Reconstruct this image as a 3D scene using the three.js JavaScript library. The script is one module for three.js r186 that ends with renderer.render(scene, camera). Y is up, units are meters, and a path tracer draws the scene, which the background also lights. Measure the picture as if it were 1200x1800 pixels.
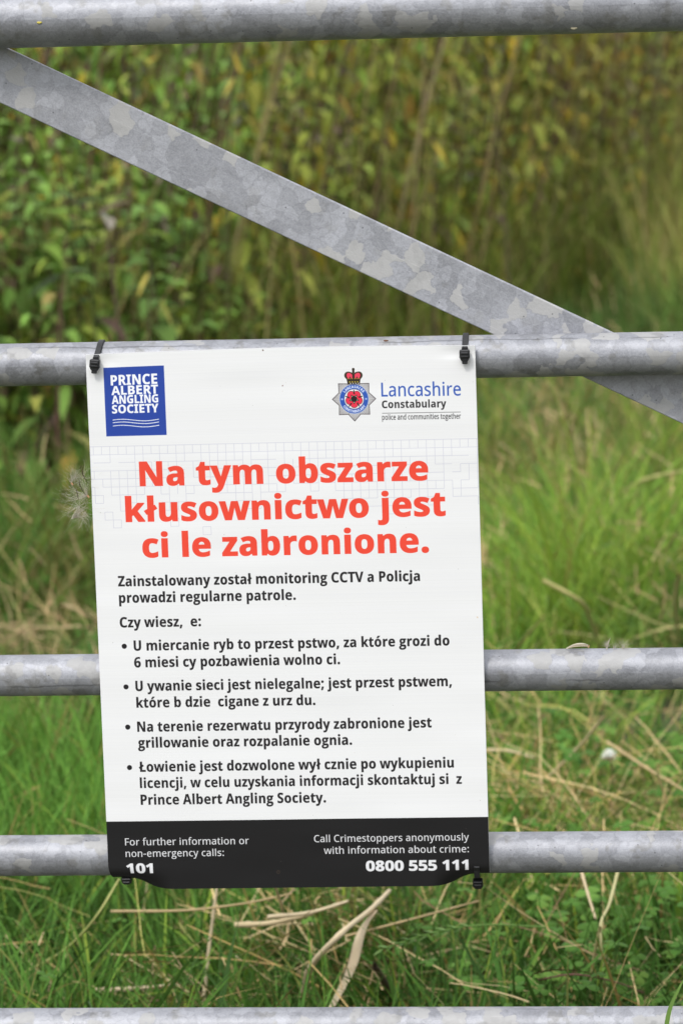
import * as THREE from 'three';
import { mergeGeometries } from 'three/addons/utils/BufferGeometryUtils.js';
import { RoundedBoxGeometry } from 'three/addons/geometries/RoundedBoxGeometry.js';

// ---------------------------------------------------------------- camera, sky, sun, exposure
const scene = new THREE.Scene();
const EYE = new THREE.Vector3(0, 1.08, 2.759), YAW = 0.0856, PITCH = -0.1552, ROLL = -0.0277, FOC = 6400;   // FOC: focal length in units of 1/1800 of the frame height
const camera = new THREE.PerspectiveCamera(2 * Math.atan(900 / FOC) * 180 / Math.PI, 2 / 3, 0.05, 600);
camera.position.copy(EYE);
camera.rotation.order = 'YXZ';
camera.rotation.set(PITCH, YAW, ROLL);
camera.focus = 2.74;
camera.userData.fStop = 12.5;
camera.updateMatrixWorld(true);

const SUN_DIR = new THREE.Vector3(-0.30, 0.84, 0.53).normalize();
const SKY_GAIN = 1.0;
{
  const W = 256, H = 128, data = new Float32Array(W * H * 4);
  for (let r = 0; r < H; r++) for (let c = 0; c < W; c++) {
    const up = ((r + 0.5) / H - 0.5) * Math.PI, az = ((c + 0.5) / W - 0.5) * 2 * Math.PI;
    const x = Math.cos(az) * Math.cos(up), y = Math.sin(up), z = Math.sin(az) * Math.cos(up);
    const cs = x * SUN_DIR.x + y * SUN_DIR.y + z * SUN_DIR.z;
    const v = Math.max(0, y);
    let L = (0.42 + 0.60 * v + 2.1 * Math.exp(-(1 - cs) / 0.13) + 0.62 * Math.exp(-(1 - cs) / 0.5));
    const cloud = 1 + 0.07 * Math.sin(x * 7 + 2 * Math.sin(z * 5)) * Math.sin(z * 6 + y * 9);
    L *= cloud * SKY_GAIN;
    if (y < 0) L = 0.12;
    const o = (r * W + c) * 4;
    data[o] = L * 0.97; data[o + 1] = L * 0.995; data[o + 2] = L * 1.05; data[o + 3] = 1;
  }
  const sky = new THREE.DataTexture(data, W, H, THREE.RGBAFormat, THREE.FloatType);
  sky.mapping = THREE.EquirectangularReflectionMapping;
  sky.magFilter = sky.minFilter = THREE.LinearFilter;
  sky.needsUpdate = true;
  scene.background = sky; scene.environment = sky;
}
const sun = new THREE.DirectionalLight(new THREE.Color(1.0, 0.95, 0.87), 1.5);
sun.name = 'sun';
sun.position.copy(SUN_DIR).multiplyScalar(30);
sun.castShadow = true; sun.shadow.radius = 20; sun.shadow.mapSize.set(2048, 2048);
Object.assign(sun.shadow.camera, { left: -6, right: 6, top: 6, bottom: -6, near: 5, far: 60 });
sun.target.position.set(0, 0, -3);
scene.add(sun, sun.target);

const renderer = new THREE.WebGLRenderer({ antialias: true });
renderer.toneMapping = THREE.LinearToneMapping;
renderer.toneMappingExposure = 1.06;
renderer.shadowMap.enabled = true;
renderer.shadowMap.type = THREE.PCFSoftShadowMap;

// ---------------------------------------------------------------- helpers
let seed = 12345;
const rnd = () => { seed = (seed + 0x6d2b79f5) | 0; let t = Math.imul(seed ^ (seed >>> 15), 1 | seed); t = (t + Math.imul(t ^ (t >>> 7), 61 | t)) ^ t; return ((t ^ (t >>> 14)) >>> 0) / 4294967296; };
const rr = (a, b) => a + (b - a) * rnd();
const gauss = () => (rnd() + rnd() + rnd() + rnd() - 2) * 0.87;
const clamp = (x, a = 0, b = 1) => Math.min(b, Math.max(a, x));
const sm = (a, b, x) => { const t = clamp((x - a) / (b - a)); return t * t * (3 - 2 * t); };
const pick = (list) => list[Math.floor(rnd() * list.length)];
const hash = (x, y, s = 0) => { let h = Math.imul(x | 0, 374761393) + Math.imul(y | 0, 668265263) + Math.imul(s | 0, 974634777); h = Math.imul(h ^ (h >>> 13), 1274126177); return ((h ^ (h >>> 16)) >>> 0) / 4294967296; };
const vnoise = (x, y, s = 0, px = 1e9, py = 1e9) => {
  const ix = Math.floor(x), iy = Math.floor(y), fx = x - ix, fy = y - iy, ux = fx * fx * (3 - 2 * fx), uy = fy * fy * (3 - 2 * fy), m = (a, p) => ((a % p) + p) % p;
  const h = (a, b) => hash(m(a, px), m(b, py), s);
  return (h(ix, iy) * (1 - ux) + h(ix + 1, iy) * ux) * (1 - uy) + (h(ix, iy + 1) * (1 - ux) + h(ix + 1, iy + 1) * ux) * uy;
};
const names = {};
function numbered(name) { const n = (names[name] = (names[name] ?? -1) + 1); return n ? name + '_' + String(n).padStart(3, '0') : name; }
function shade(o) { o.castShadow = o.receiveShadow = true; return o; }
function mesh(name, geometry, material, parent) { const m = shade(new THREE.Mesh(geometry, material)); m.name = parent === scene ? numbered(name) : name; parent.add(m); return m; }
function tag(o, label, category, group, kind) { if (label) o.userData.label = label; if (category) o.userData.category = category; if (group) o.userData.group = group; if (kind) o.userData.kind = kind; return o; }
function thing(name, label, category, p = [0, 0, 0], group) { const g = new THREE.Group(); g.name = numbered(name); g.position.set(...p); scene.add(g); return tag(g, label, category, group); }

// a place on the horizontal plane y = h, or on the upright plane z = d, seen at a point of the 1200 x 1800 photograph
const CAM = camera.matrixWorld.clone(), CAMI = CAM.clone().invert();
const ray = (px, py) => new THREE.Vector3((px - 600) / FOC, -(py - 900) / FOC, -1).transformDirection(CAM);
const onGround = (px, py, h = 0) => { const d = ray(px, py); return EYE.clone().addScaledVector(d, (h - EYE.y) / d.y); };
const onPlane = (px, py, z = 0) => { const d = ray(px, py); return EYE.clone().addScaledVector(d, (z - EYE.z) / d.z); };
const atDist = (px, py, t) => { const d = ray(px, py); return EYE.clone().addScaledVector(d, t / Math.hypot(d.x, d.z)); };
const tv = new THREE.Vector3();
const seenAt = (x, y, z) => { tv.set(x, y, z).applyMatrix4(CAMI); return [600 + FOC * tv.x / -tv.z, 900 - FOC * tv.y / -tv.z]; };
const FWD = new THREE.Vector3(-Math.sin(YAW), 0, -Math.cos(YAW)), SIDE = new THREE.Vector3(Math.cos(YAW), 0, -Math.sin(YAW));

// gathers ribbons (blades, leaves, straws) into one geometry with one colour for each ribbon
class Ribbons {
  constructor() { this.p = []; this.c = []; this.i = []; this.n = 0; }
  add(pts, wid, side, col, fold = 0, tip) {                  // pts: Vector3[], wid: half widths, side: Vector3 or Vector3[]
    const k = pts.length, cols = fold ? 3 : 2, b = this.n;
    for (let j = 0; j < k; j++) {
      const s = Array.isArray(side) ? side[j] : side, q = pts[j], w = wid[j];
      const cc = tip && j === k - 1 ? tip : col;
      this.p.push(q.x - s.x * w, q.y - s.y * w, q.z - s.z * w);
      this.c.push(...cc);
      if (fold) {
        const t = pts[Math.min(k - 1, j + 1)].clone().sub(pts[Math.max(0, j - 1)]).cross(s).normalize().multiplyScalar(fold * w);
        this.p.push(q.x + t.x, q.y + t.y, q.z + t.z); this.c.push(...cc);
      }
      this.p.push(q.x + s.x * w, q.y + s.y * w, q.z + s.z * w);
      this.c.push(...cc);
      if (j) for (let m = 0; m < cols - 1; m++) { const a = b + (j - 1) * cols + m, e = b + j * cols + m; this.i.push(a, a + 1, e, e, a + 1, e + 1); }
    }
    this.n += k * cols;
  }
  tube(pts, rad, col, sides = 5) {
    const b = this.n, k = pts.length;
    for (let j = 0; j < k; j++) {
      const t = pts[Math.min(k - 1, j + 1)].clone().sub(pts[Math.max(0, j - 1)]).normalize();
      const u = new THREE.Vector3(t.y, -t.x, 0.3).cross(t).normalize(), v = t.clone().cross(u);
      for (let m = 0; m < sides; m++) {
        const a = m / sides * 2 * Math.PI, r = Array.isArray(rad) ? rad[j] : rad;
        this.p.push(pts[j].x + r * (u.x * Math.cos(a) + v.x * Math.sin(a)), pts[j].y + r * (u.y * Math.cos(a) + v.y * Math.sin(a)), pts[j].z + r * (u.z * Math.cos(a) + v.z * Math.sin(a)));
        this.c.push(...col);
      }
      if (j) for (let m = 0; m < sides; m++) { const a = b + (j - 1) * sides + m, a2 = b + (j - 1) * sides + (m + 1) % sides, e = a + sides, e2 = a2 + sides; this.i.push(a, e, a2, a2, e, e2); }
    }
    this.n += k * sides;
  }
  geometry() {
    const g = new THREE.BufferGeometry();
    g.setAttribute('position', new THREE.BufferAttribute(new Float32Array(this.p), 3));
    g.setAttribute('color', new THREE.BufferAttribute(new Float32Array(this.c), 3));
    g.setIndex(new THREE.BufferAttribute(new Uint32Array(this.i), 1));
    g.computeVertexNormals();
    return g;
  }
}
const jitter = (c, a = 0.15) => { const k = 1 + a * gauss(), h = 0.07 * gauss(); return [clamp(c[0] * (k + h), 0.004, 0.9), clamp(c[1] * k, 0.004, 0.9), clamp(c[2] * (k - h), 0.004, 0.9)]; };
const mixc = (a, b, t) => a.map((x, i) => x + (b[i] - x) * t);

// ---------------------------------------------------------------- materials
function tex(width, height, data, srgb) {
  const t = new THREE.DataTexture(data, width, height, THREE.RGBAFormat);
  t.magFilter = THREE.LinearFilter; t.minFilter = THREE.LinearMipmapLinearFilter; t.generateMipmaps = true;
  t.wrapS = t.wrapT = THREE.RepeatWrapping;
  if (srgb) t.colorSpace = THREE.SRGBColorSpace;
  t.needsUpdate = true;
  return t;
}
const toS = (x) => Math.round(255 * clamp(x <= 0.0031308 ? 12.92 * x : 1.055 * Math.pow(x, 1 / 2.4) - 0.055));
// zinc spangle: large crystals with scalloped outlines, some of them pale, over a fine mottled base; mm across and along
function zinc(wmm, hmm, W, H, s, style) {
  const col = new Uint8Array(W * H * 4), rough = new Uint8Array(W * H * 4), bump = new Uint8Array(W * H * 4);
  const cell = style.cell, nx = Math.round(wmm / cell), ny = Math.max(2, Math.round(hmm / cell)), cw = wmm / nx, ch = hmm / ny, m = (a, p) => ((a % p) + p) % p;
  const fx2 = Math.round(wmm / 5), fy2 = Math.max(3, Math.round(hmm / 5));
  const worley = (x, y, n1, n2, sd) => {                      // nearest of jittered points; returns [id hash, edge distance, pale hash position]
    const ix = Math.floor(x), iy = Math.floor(y); let d1 = 9, d2 = 9, bx = 0, by = 0;
    for (let j = -1; j <= 1; j++) for (let i = -1; i <= 1; i++) {
      const cx = m(ix + i, n1), cy = m(iy + j, n2), dx = ix + i + hash(cx, cy, sd) - x, dy = iy + j + hash(cx, cy, sd + 1) - y, d = dx * dx + dy * dy;
      if (d < d1) { d2 = d1; d1 = d; bx = cx; by = cy; } else if (d < d2) d2 = d;
    }
    return [bx, by, Math.sqrt(d2) - Math.sqrt(d1)];
  };
  for (let y = 0; y < H; y++) for (let x = 0; x < W; x++) {
    const X = x / W * wmm, Y = y / H * hmm;
    const N = (sc, sd) => { const px = Math.max(1, Math.round(wmm / sc)), py = Math.max(1, Math.round(hmm / sc)); return vnoise(X / wmm * px, Y / hmm * py, s + sd, px, py); };
    const n1 = N(7, 3), n2 = N(7, 4), w1 = N(2.6, 5), w2 = N(2.6, 6);
    const ax = (X + (n1 - 0.5) * cell * 0.55 + (w1 - 0.5) * 2.4) / cw, ay = (Y + (n2 - 0.5) * cell * 0.55 + (w2 - 0.5) * 2.4) / ch;
    const [bx, by, e1] = worley(ax, ay, nx, ny, s + 10);
    const c2 = worley((X + (w1 - 0.5) * 2.5) / wmm * fx2, (Y + (w2 - 0.5) * 2.5) / hmm * fy2, fx2, fy2, s + 20);
    const clump = vnoise(bx * cell / style.clump + 0.5, by * 0.7, s + 31), r1 = hash(bx, by, s + 30), r2 = hash(c2[0], c2[1], s + 40);
    const pale = r1 + style.bias * (clump - 0.5) > style.cut ? 1 : 0;
    const fine = N(0.9, 50) - 0.5, grain = hash(x, y, s + 60) - 0.5, cloud = N(24, 70) - 0.5, streak = vnoise(X / wmm * Math.round(wmm / 60), Y / hmm * Math.round(hmm / 3), s + 80, Math.round(wmm / 60), Math.round(hmm / 3)) - 0.5;
    let v = style.base * (1 + style.cells * (r1 - 0.5) + style.small * (r2 - 0.5) + 0.2 * fine + 0.16 * grain + 0.24 * cloud + 0.08 * streak);
    if (!pale && r1 + 0.4 * (clump - 0.5) > style.cut - 0.42) v *= 1 + 0.5 * (style.pale - 1) * sm(0.0, 0.12, e1);
    if (pale) v = style.base * style.pale * (1 + 0.07 * (r2 - 0.5) + 0.06 * fine + 0.05 * grain);
    else if (e1 < 0.07) v *= 0.95;
    if (style.seam) { const q = Math.abs(Y / hmm - 0.362 - 0.02 * (N(30, 97) - 0.5) - 0.012 * (N(6, 98) - 0.5)); v *= 1 - 0.4 * (1 - sm(0.002, 0.010, q)) * sm(0.42, 0.6, N(40, 99)); }
    if (hash(Math.floor(X / 45), Math.floor(Y / 1.5), s + 96) > 0.965) { const q = Y / 1.5 - Math.floor(Y / 1.5) - 0.5 - 0.3 * Math.sin(X / 9); v *= 1 + 0.16 * (1 - sm(0.05, 0.16, Math.abs(q))); }
    const stain = sm(0.66, 0.86, N(11, 90) * 0.75 + N(3, 91) * 0.3) * style.stain;
    v *= 1 - 0.3 * stain;
    if (hash(x >> 1, y >> 1, s + 95) > 0.9993) v *= 0.45;                         // specks of dirt
    const warm = pale ? 0.06 : 0.012 + 0.05 * stain, o = (y * W + x) * 4;
    col[o] = toS(v * (0.965 + warm)); col[o + 1] = toS(v * (0.985 + warm * 0.5)); col[o + 2] = toS(v * (1.085 - warm * 1.3)); col[o + 3] = 255;
    const ro = clamp(0.52 + 0.12 * (r1 - 0.5) + (pale ? 0.1 : 0) + 0.15 * fine + 0.08 * cloud);
    rough[o] = rough[o + 1] = rough[o + 2] = Math.round(255 * ro); rough[o + 3] = 255;
    const b = clamp(0.5 + 0.25 * fine + 0.14 * grain + 0.25 * cloud + (pale ? 0.12 : 0) + 0.12 * (r2 - 0.5));
    bump[o] = bump[o + 1] = bump[o + 2] = Math.round(255 * b); bump[o + 3] = 255;
  }
  return new THREE.MeshStandardMaterial({ color: 0xffffff, map: tex(W, H, col, true), roughnessMap: tex(W, H, rough), bumpMap: tex(W, H, bump), bumpScale: 0.00022, roughness: 1, metalness: 0.36 });
}
const zincRail = zinc(800, 110, 1600, 220, 100, { cell: 12, clump: 60, bias: 0.3, cut: 0.80, base: 0.285, cells: 0.2, small: 0.14, pale: 1.22, stain: 0.7, seam: 1 });
const zincTop = zinc(800, 134, 1600, 268, 700, { cell: 13, clump: 70, bias: 0.3, cut: 0.93, base: 0.285, cells: 0.2, small: 0.15, pale: 1.18, stain: 0.6 });
const zincFlat = zinc(900, 48, 1800, 96, 402, { cell: 11, clump: 60, bias: 0.8, cut: 0.86, base: 0.355, cells: 0.11, small: 0.08, pale: 1.22, stain: 0.25 });
zincRail.name = 'galvanised tube'; zincTop.name = 'galvanised top tube'; zincFlat.name = 'galvanised flat bar';
const blackPlastic = new THREE.MeshPhysicalMaterial({ name: 'black nylon', color: new THREE.Color(0.012, 0.012, 0.013), roughness: 0.42 });
const leafMat = (name, tr) => new THREE.MeshPhysicalMaterial({ name, color: 0xffffff, vertexColors: true, roughness: 0.75, transmission: tr, thickness: 0, side: THREE.DoubleSide, specularIntensity: 0.3 });
const grassMat = leafMat('grass', 0.34), weedMat = leafMat('weed leaves', 0.32), cloverMat = leafMat('clover', 0.28);
const strawMat = new THREE.MeshStandardMaterial({ name: 'straw', vertexColors: true, color: 0xffffff, roughness: 0.75, side: THREE.DoubleSide });
const fluffMat = new THREE.MeshPhysicalMaterial({ name: 'seed fluff', vertexColors: true, color: 0xffffff, roughness: 0.8, transmission: 0.25, thickness: 0, side: THREE.DoubleSide });

// ---------------------------------------------------------------- ground
{
  const N = 512, data = new Uint8Array(N * N * 4);
  for (let y = 0; y < N; y++) for (let x = 0; x < N; x++) {
    const f = vnoise(x / 4, y / 4, 1, 128, 128), g = vnoise(x / 16, y / 16, 2, 32, 32), h = vnoise(x / 64, y / 64, 3, 8, 8), k = hash(x, y, 4);
    const t = clamp(0.55 * f + 0.4 * g + 0.35 * h - 0.25), v = 0.7 + 0.6 * k * f, o = (y * N + x) * 4;
    const c = mixc([0.07, 0.05, 0.028], [0.05, 0.085, 0.018], t);
    data[o] = toS(c[0] * v); data[o + 1] = toS(c[1] * v); data[o + 2] = toS(c[2] * v); data[o + 3] = 255;
  }
  const map = tex(N, N, data, true);
  map.repeat.set(800, 800);
  const g = new THREE.PlaneGeometry(800, 800, 1, 1); g.rotateX(-Math.PI / 2);
  const ground = mesh('ground', g, new THREE.MeshStandardMaterial({ name: 'turf soil', map, roughness: 1 }), scene);
  tag(ground, 'dark earth and thatch under the rough grass', 'ground', null, 'structure');
}

// ---------------------------------------------------------------- the gate
const RAILS = [[1.0285, 0.0212], [0.7652, 0.0164], [0.5212, 0.0161], [0.3767, 0.0160], [0.2358, 0.0160], [0.0950, 0.0160]];
const gate = thing('field_gate', 'galvanised steel tube field gate carrying the white notice', 'gate');
const GX0 = -1.75, GX1 = 1.15;
RAILS.forEach(([y, r], i) => {
  const L = GX1 - GX0, g = new THREE.CylinderGeometry(r, r, L, 64, 58, true), P = g.attributes.position, U = g.attributes.uv;
  g.rotateZ(Math.PI / 2);
  for (let k = 0; k < P.count; k++) {                           // uneven zinc: a few tenths of a millimetre
    const x = P.getX(k), a = Math.atan2(P.getZ(k), P.getY(k)), d = 1 + 0.010 * (vnoise(x * 14 + 50, a * 1.5 + 9, 60 + i) - 0.5) * (Math.abs(a) < 3 ? 1 : 0);
    P.setY(k, P.getY(k) * d); P.setZ(k, P.getZ(k) * d);
    U.setXY(k, x / 0.8 + i * 0.37, (U.getX(k)) + i * 0.21);
  }
  g.computeVertexNormals();
  mesh('rail', g, i ? zincRail : zincTop, gate).position.set((GX0 + GX1) / 2, y, 0);
});
{
  // the flat brace welded to the backs of the rails
  const a = new THREE.Vector3(-0.4874, 0.98585, 0), dir = new THREE.Vector3(1, -0.4965, 0).normalize(), W = 0.0402, T = 0.007;
  const s = new THREE.Shape(), L0 = -0.085, L1 = 1.55, b = 0.0006;
  s.moveTo(-T / 2 + b, -W / 2); s.lineTo(T / 2 - b, -W / 2); s.lineTo(T / 2, -W / 2 + b); s.lineTo(T / 2, W / 2 - b); s.lineTo(T / 2 - b, W / 2); s.lineTo(-T / 2 + b, W / 2); s.lineTo(-T / 2, W / 2 - b); s.lineTo(-T / 2, -W / 2 + b);
  const g = new THREE.ExtrudeGeometry(s, { depth: L1 - L0, bevelEnabled: false, steps: 1 });
  g.translate(0, 0, L0);
  const P = g.attributes.position, U = g.attributes.uv;
  for (let k = 0; k < P.count; k++) U.setXY(k, P.getZ(k) / 0.9, P.getY(k) / 0.048 + 0.5);
  g.applyMatrix4(new THREE.Matrix4().makeBasis(new THREE.Vector3(0, 0, -1), new THREE.Vector3(-dir.y, dir.x, 0), dir));  // x -> depth, y -> across, z -> along
  const m = mesh('diagonal_brace', g, zincFlat, gate);
  m.position.set(a.x, a.y, -0.0198);
  m.userData.label = 'flat galvanised bar running down behind the rails';
  // uprights at both ends, outside the picture
  for (const x of [GX0, GX1]) {
    const u = new THREE.CylinderGeometry(0.021, 0.021, 0.98, 32); const q = u.attributes.uv;
    for (let k = 0; k < q.count; k++) q.setXY(k, q.getY(k) * 1.2, q.getX(k));
    mesh('stile', u, zincRail, gate).position.set(x, 0.56, 0);
  }
}

// ---------------------------------------------------------------- the notice: a fluted plastic sheet, millimetres from its top left corner
const SHEET_W = 297, SHEET_H = 420, ALPHA = 0.0059, SX = -0.4273, SY = 0.7743, FRONT = 0.0215;
const K = 2048 / SHEET_H;
function printSheet() {
  const cv = document.createElement('canvas'); cv.width = Math.round(SHEET_W * K); cv.height = 2048;
  const g = cv.getContext('2d'), rnd0 = (a, b) => hash(a, b, 77);
  g.scale(K, K);
  g.fillStyle = '#e4e4e4'; g.fillRect(0, 0, SHEET_W, SHEET_H);
  // the flutes show through the skin as slightly uneven bands
  for (let y = 0; y < SHEET_H; y += 1.15) { const v = Math.round(218 + 12 * rnd0(y * 10, 3)); g.fillStyle = `rgba(${v},${v},${v + 1},0.3)`; g.fillRect(0, y, SHEET_W, 0.5); }
  // the pattern of squares behind the heading
  g.strokeStyle = '#c3c3cf'; g.lineWidth = 0.34; g.lineCap = 'butt';
  const X = (i) => 2.7 + 6.38 * i, Y = (j) => 71 + 6.28 * j, open = new Set();
  const cellOn = (i, j) => { if (j < 0 || i < -1 || i > 46) return false; const depth = 3.2 + 4.2 * vnoise(i * 0.33, 2, 5) + 1.2 * (rnd0(i, 9) - 0.5) + 1.6 * Math.pow(Math.abs(i - 22) / 24, 3) - (i > 12 && i < 18 ? 0.8 : 0); return j < depth - (rnd0(i, j + 30) > 0.8 ? 1.6 : 0) || (j < depth + 1.4 && rnd0(i, j + 60) > 0.78); };
  const line = (a, b, c, d) => { g.beginPath(); g.moveTo(clamp(a, 0, SHEET_W), b); g.lineTo(clamp(c, 0, SHEET_W), d); g.stroke(); };
  for (let j = 0; j < 11; j++) for (let i = -1; i <= 46; i++) {
    const on = cellOn(i, j), upOn = cellOn(i, j - 1), leftOn = cellOn(i - 1, j);
    if ((on !== upOn || (on && (j < 2 || rnd0(i + 100, j) > 0.3)))) line(X(i), Y(j), X(i + 1), Y(j));
    if ((on !== leftOn || (on && (j < 1 || rnd0(i + 300, j) > 0.28)))) line(X(i), Y(j), X(i), Y(j + 1));
  }
  for (const [x, y] of [[84.9, 134.6], [9.6, 121.8], [15.9, 128]]) g.strokeRect(x, y, 6.2, 6.2);
  // text of a given width on a baseline
  const say = (str, x0, x1, base, cap, font, fill, bold = 0, gaps) => {
    g.save(); g.font = `${font} 100px sans-serif`; g.textBaseline = 'alphabetic';
    const mt = g.measureText(str), left = -mt.actualBoundingBoxLeft, wid = mt.actualBoundingBoxRight + mt.actualBoundingBoxLeft, sy = cap / 71.4, sx = (x1 - x0) / wid;
    g.translate(x0, base); g.scale(sx, sy); g.fillStyle = g.strokeStyle = fill; g.lineJoin = 'miter'; g.miterLimit = 2;
    if (bold) { g.lineWidth = bold; g.strokeText(str, -left, 0); }
    g.fillText(str, -left, 0); g.restore();
  };
  const RED = '#e64936', INK = '#201e20';
  say('Na tym obszarze', 37.9, 258.5, 101.8, 18.3, 'bold', RED, 3.2);
  say('kłusownictwo jest', 25.6, 270.9, 129.6, 18.3, 'bold', RED, 3.2);
  say('ci le zabronione.', 37.6, 257.2, 157.5, 18.3, 'bold', RED, 3.2);
  const body = (s, a, b, y) => say(s, a, b, y, 7.9, 'bold', INK, 2.2);
  body('Zainstalowany został monitoring CCTV a Policja', 17.5, 249.9, 179.9);
  body('prowadzi regularne patrole.', 17.6, 154.2, 192.8);
  body('Czy wiesz,  e:', 17.4, 80.3, 212);
  body('U miercanie ryb to przest pstwo, za które grozi do', 27.5, 271, 230.5);
  body('6 miesi cy pozbawienia wolno ci.', 27.3, 186.6, 243.6);
  body('U ywanie sieci jest nielegalne; jest przest pstwem,', 27.5, 271.9, 262.3);
  body('które b dzie  cigane z urz du.', 27.6, 166.5, 275.5);
  body('Na terenie rezerwatu przyrody zabronione jest', 27.6, 255.5, 294.5);
  body('grillowanie oraz rozpalanie ognia.', 27.6, 193.7, 307.2);
  body('Łowienie jest dozwolone wył cznie po wykupieniu', 27.5, 271.6, 326.2);
  body('licencji, w celu uzyskania informacji skontaktuj si  z', 27.7, 277.4, 339.2);
  body('Prince Albert Angling Society.', 27.8, 172, 352.5);
  g.fillStyle = INK;
  for (const y of [226.9, 258.9, 290.7, 322.8]) { g.beginPath(); g.arc(20.1, y, 2, 0, 7); g.fill(); }
  // the black band
  g.fillStyle = '#1a191a'; g.fillRect(0, 365.7, SHEET_W, SHEET_H);
  const LIGHT = '#dcdcde';
  say('For further information or', 14, 110.9, 384.9, 5.7, '', LIGHT);
  say('non-emergency calls:', 14.1, 91.1, 394.2, 5.7, '', LIGHT);
  say('101', 14.3, 34.8, 407, 7.7, 'bold', LIGHT, 4);
  say('Call Crimestoppers anonymously', 161.8, 281.7, 384.2, 5.7, '', LIGHT);
  say('with information about crime:', 169.1, 281.4, 393.6, 5.7, '', LIGHT);
  say('0800 555 111', 201.5, 280.5, 407.4, 7.9, 'bold', LIGHT, 4);
  // the blue square
  g.fillStyle = '#2a459b'; g.fillRect(13.3, 10.6, 46.5, 52.6);
  const WH = '#ecedf0', lg = (s, a, b, y, c) => say(s, a, b, y, c, 'bold', WH, 2);
  lg('PRINCE', 18.6, 54.3, 24.1, 7.7); lg('ALBERT', 18.8, 54.5, 31.5, 6.5); lg('ANGLING', 18.8, 54.4, 38.4, 5.9); lg('SOCIETY', 18.6, 54.3, 45.8, 6.2);
  g.strokeStyle = WH; g.lineWidth = 0.55;
  for (const y of [51.2, 53.3, 55.8]) {
    g.beginPath();
    for (let k = 0; k <= 60; k++) { const x = 18.7 + 35.7 * k / 60, yy = y + 0.85 * Math.sin((k / 60) * Math.PI * 1.9 + Math.PI * 1.15) - 0.0; k ? g.lineTo(x, yy) : g.moveTo(x, yy); }
    g.stroke();
  }
  // the words beside the badge
  say('Lancashire', 225, 285.3, 38, 10.1, '', '#2f55ab', 1.2);
  say('Constabulary', 225.1, 273.9, 46.7, 5.8, 'bold', INK, 1);
  g.fillStyle = '#5a585a'; g.fillRect(225.1, 50.3, 59.6, 0.4);
  say('police and communities together', 225, 284.7, 55.6, 3.9, '', INK, 2.2);
  // the badge: an eight pointed star with rays, a blue ring, a red rose and a crown
  g.save(); g.translate(204.1, 39.5);
  const out = []; 
  for (let k = 0; k < 16; k++) { const a = k * Math.PI / 8 - Math.PI / 2, r = k % 2 ? 12.3 : (k % 4 ? 16.4 : 16.5); out.push([Math.cos(a) * r, Math.sin(a) * r]); }
  const starPath = () => { g.beginPath(); out.forEach(([x, y], k) => (k ? g.lineTo(x, y) : g.moveTo(x, y))); g.closePath(); };
  starPath(); g.fillStyle = '#e9e9e9'; g.fill();
  g.save(); starPath(); g.clip(); g.strokeStyle = '#4a4345'; g.lineWidth = 0.3;
  for (let k = 0; k < 8; k++) {
    const a = k * Math.PI / 4 - Math.PI / 2, ux = Math.cos(a), uy = Math.sin(a);
    for (let j = -5; j <= 5; j++) { const o = j * 1.0; g.beginPath(); g.moveTo(ux * 9 - uy * o * 0.9, uy * 9 + ux * o * 0.9); g.lineTo(ux * 17.5 - uy * o * 0.55, uy * 17.5 + ux * o * 0.55); g.stroke(); }
  }
  g.restore();
  starPath(); g.strokeStyle = '#3a3335'; g.lineWidth = 0.45; g.stroke();
  const disc = (r, f, s, w) => { g.beginPath(); g.arc(0, 0, r, 0, 7); if (f) { g.fillStyle = f; g.fill(); } if (s) { g.strokeStyle = s; g.lineWidth = w; g.stroke(); } };
  disc(10.9, '#2f55ab', '#9fb0d8', 0.35); disc(7.4, '#e6e6e8', '#6c6a70', 0.3);
  g.fillStyle = '#dfe5f3'; g.font = 'bold 26px sans-serif'; g.textAlign = 'center';
  const round = (s, mid, step, r, flip) => { [...s].forEach((ch, k) => { const a = mid + (k - (s.length - 1) / 2) * step * (flip ? -1 : 1); g.save(); g.rotate(a); g.translate(0, flip ? r + 1.9 : -r); g.scale(0.1, 0.1); g.fillText(ch, 0, 0); g.restore(); }); };
  round('LANCASHIRE', 0, 0.2, 8.2, false); round('CONSTABULARY', 0, 0.17, 8.2, true);
  g.font = '22px sans-serif';
  for (const s of [-1, 1]) { g.beginPath(); g.arc(s * 9.15, 0, 0.75, 0, 7); g.fillStyle = '#9fb0e0'; g.fill(); }
  g.fillStyle = '#e0344c'; g.strokeStyle = '#3a2226'; g.lineWidth = 0.35;
  for (let k = 0; k < 5; k++) { const a = k * Math.PI * 0.4 - Math.PI * 0.3; g.beginPath(); g.arc(Math.cos(a) * 3.55, Math.sin(a) * 3.55, 3.0, 0, 7); g.fill(); g.stroke(); }
  disc(3.6, '#e0344c');
  for (let k = 0; k < 5; k++) {
    const a = k * Math.PI * 0.4 - Math.PI / 2, ux = Math.cos(a), uy = Math.sin(a);
    g.strokeStyle = '#22281f'; g.lineWidth = 0.75; g.beginPath(); g.moveTo(ux * 3.6, uy * 3.6); g.lineTo(ux * 6.9, uy * 6.9); g.stroke();
    const b = a + Math.PI / 5; g.fillStyle = '#231c1c'; g.beginPath(); g.moveTo(Math.cos(b) * 4.0, Math.sin(b) * 4.0); g.lineTo(Math.cos(b + 0.55) * 2.2, Math.sin(b + 0.55) * 2.2); g.lineTo(Math.cos(b - 0.55) * 2.2, Math.sin(b - 0.55) * 2.2); g.fill();
  }
  disc(2.3, '#231c1c');
  g.fillStyle = '#a9c4a0';
  for (let k = 0; k < 5; k++) { const b = k * Math.PI * 0.4 - Math.PI * 0.3; g.beginPath(); g.arc(Math.cos(b) * 2.5, Math.sin(b) * 2.5, 0.4, 0, 7); g.fill(); }
  g.restore();
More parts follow.
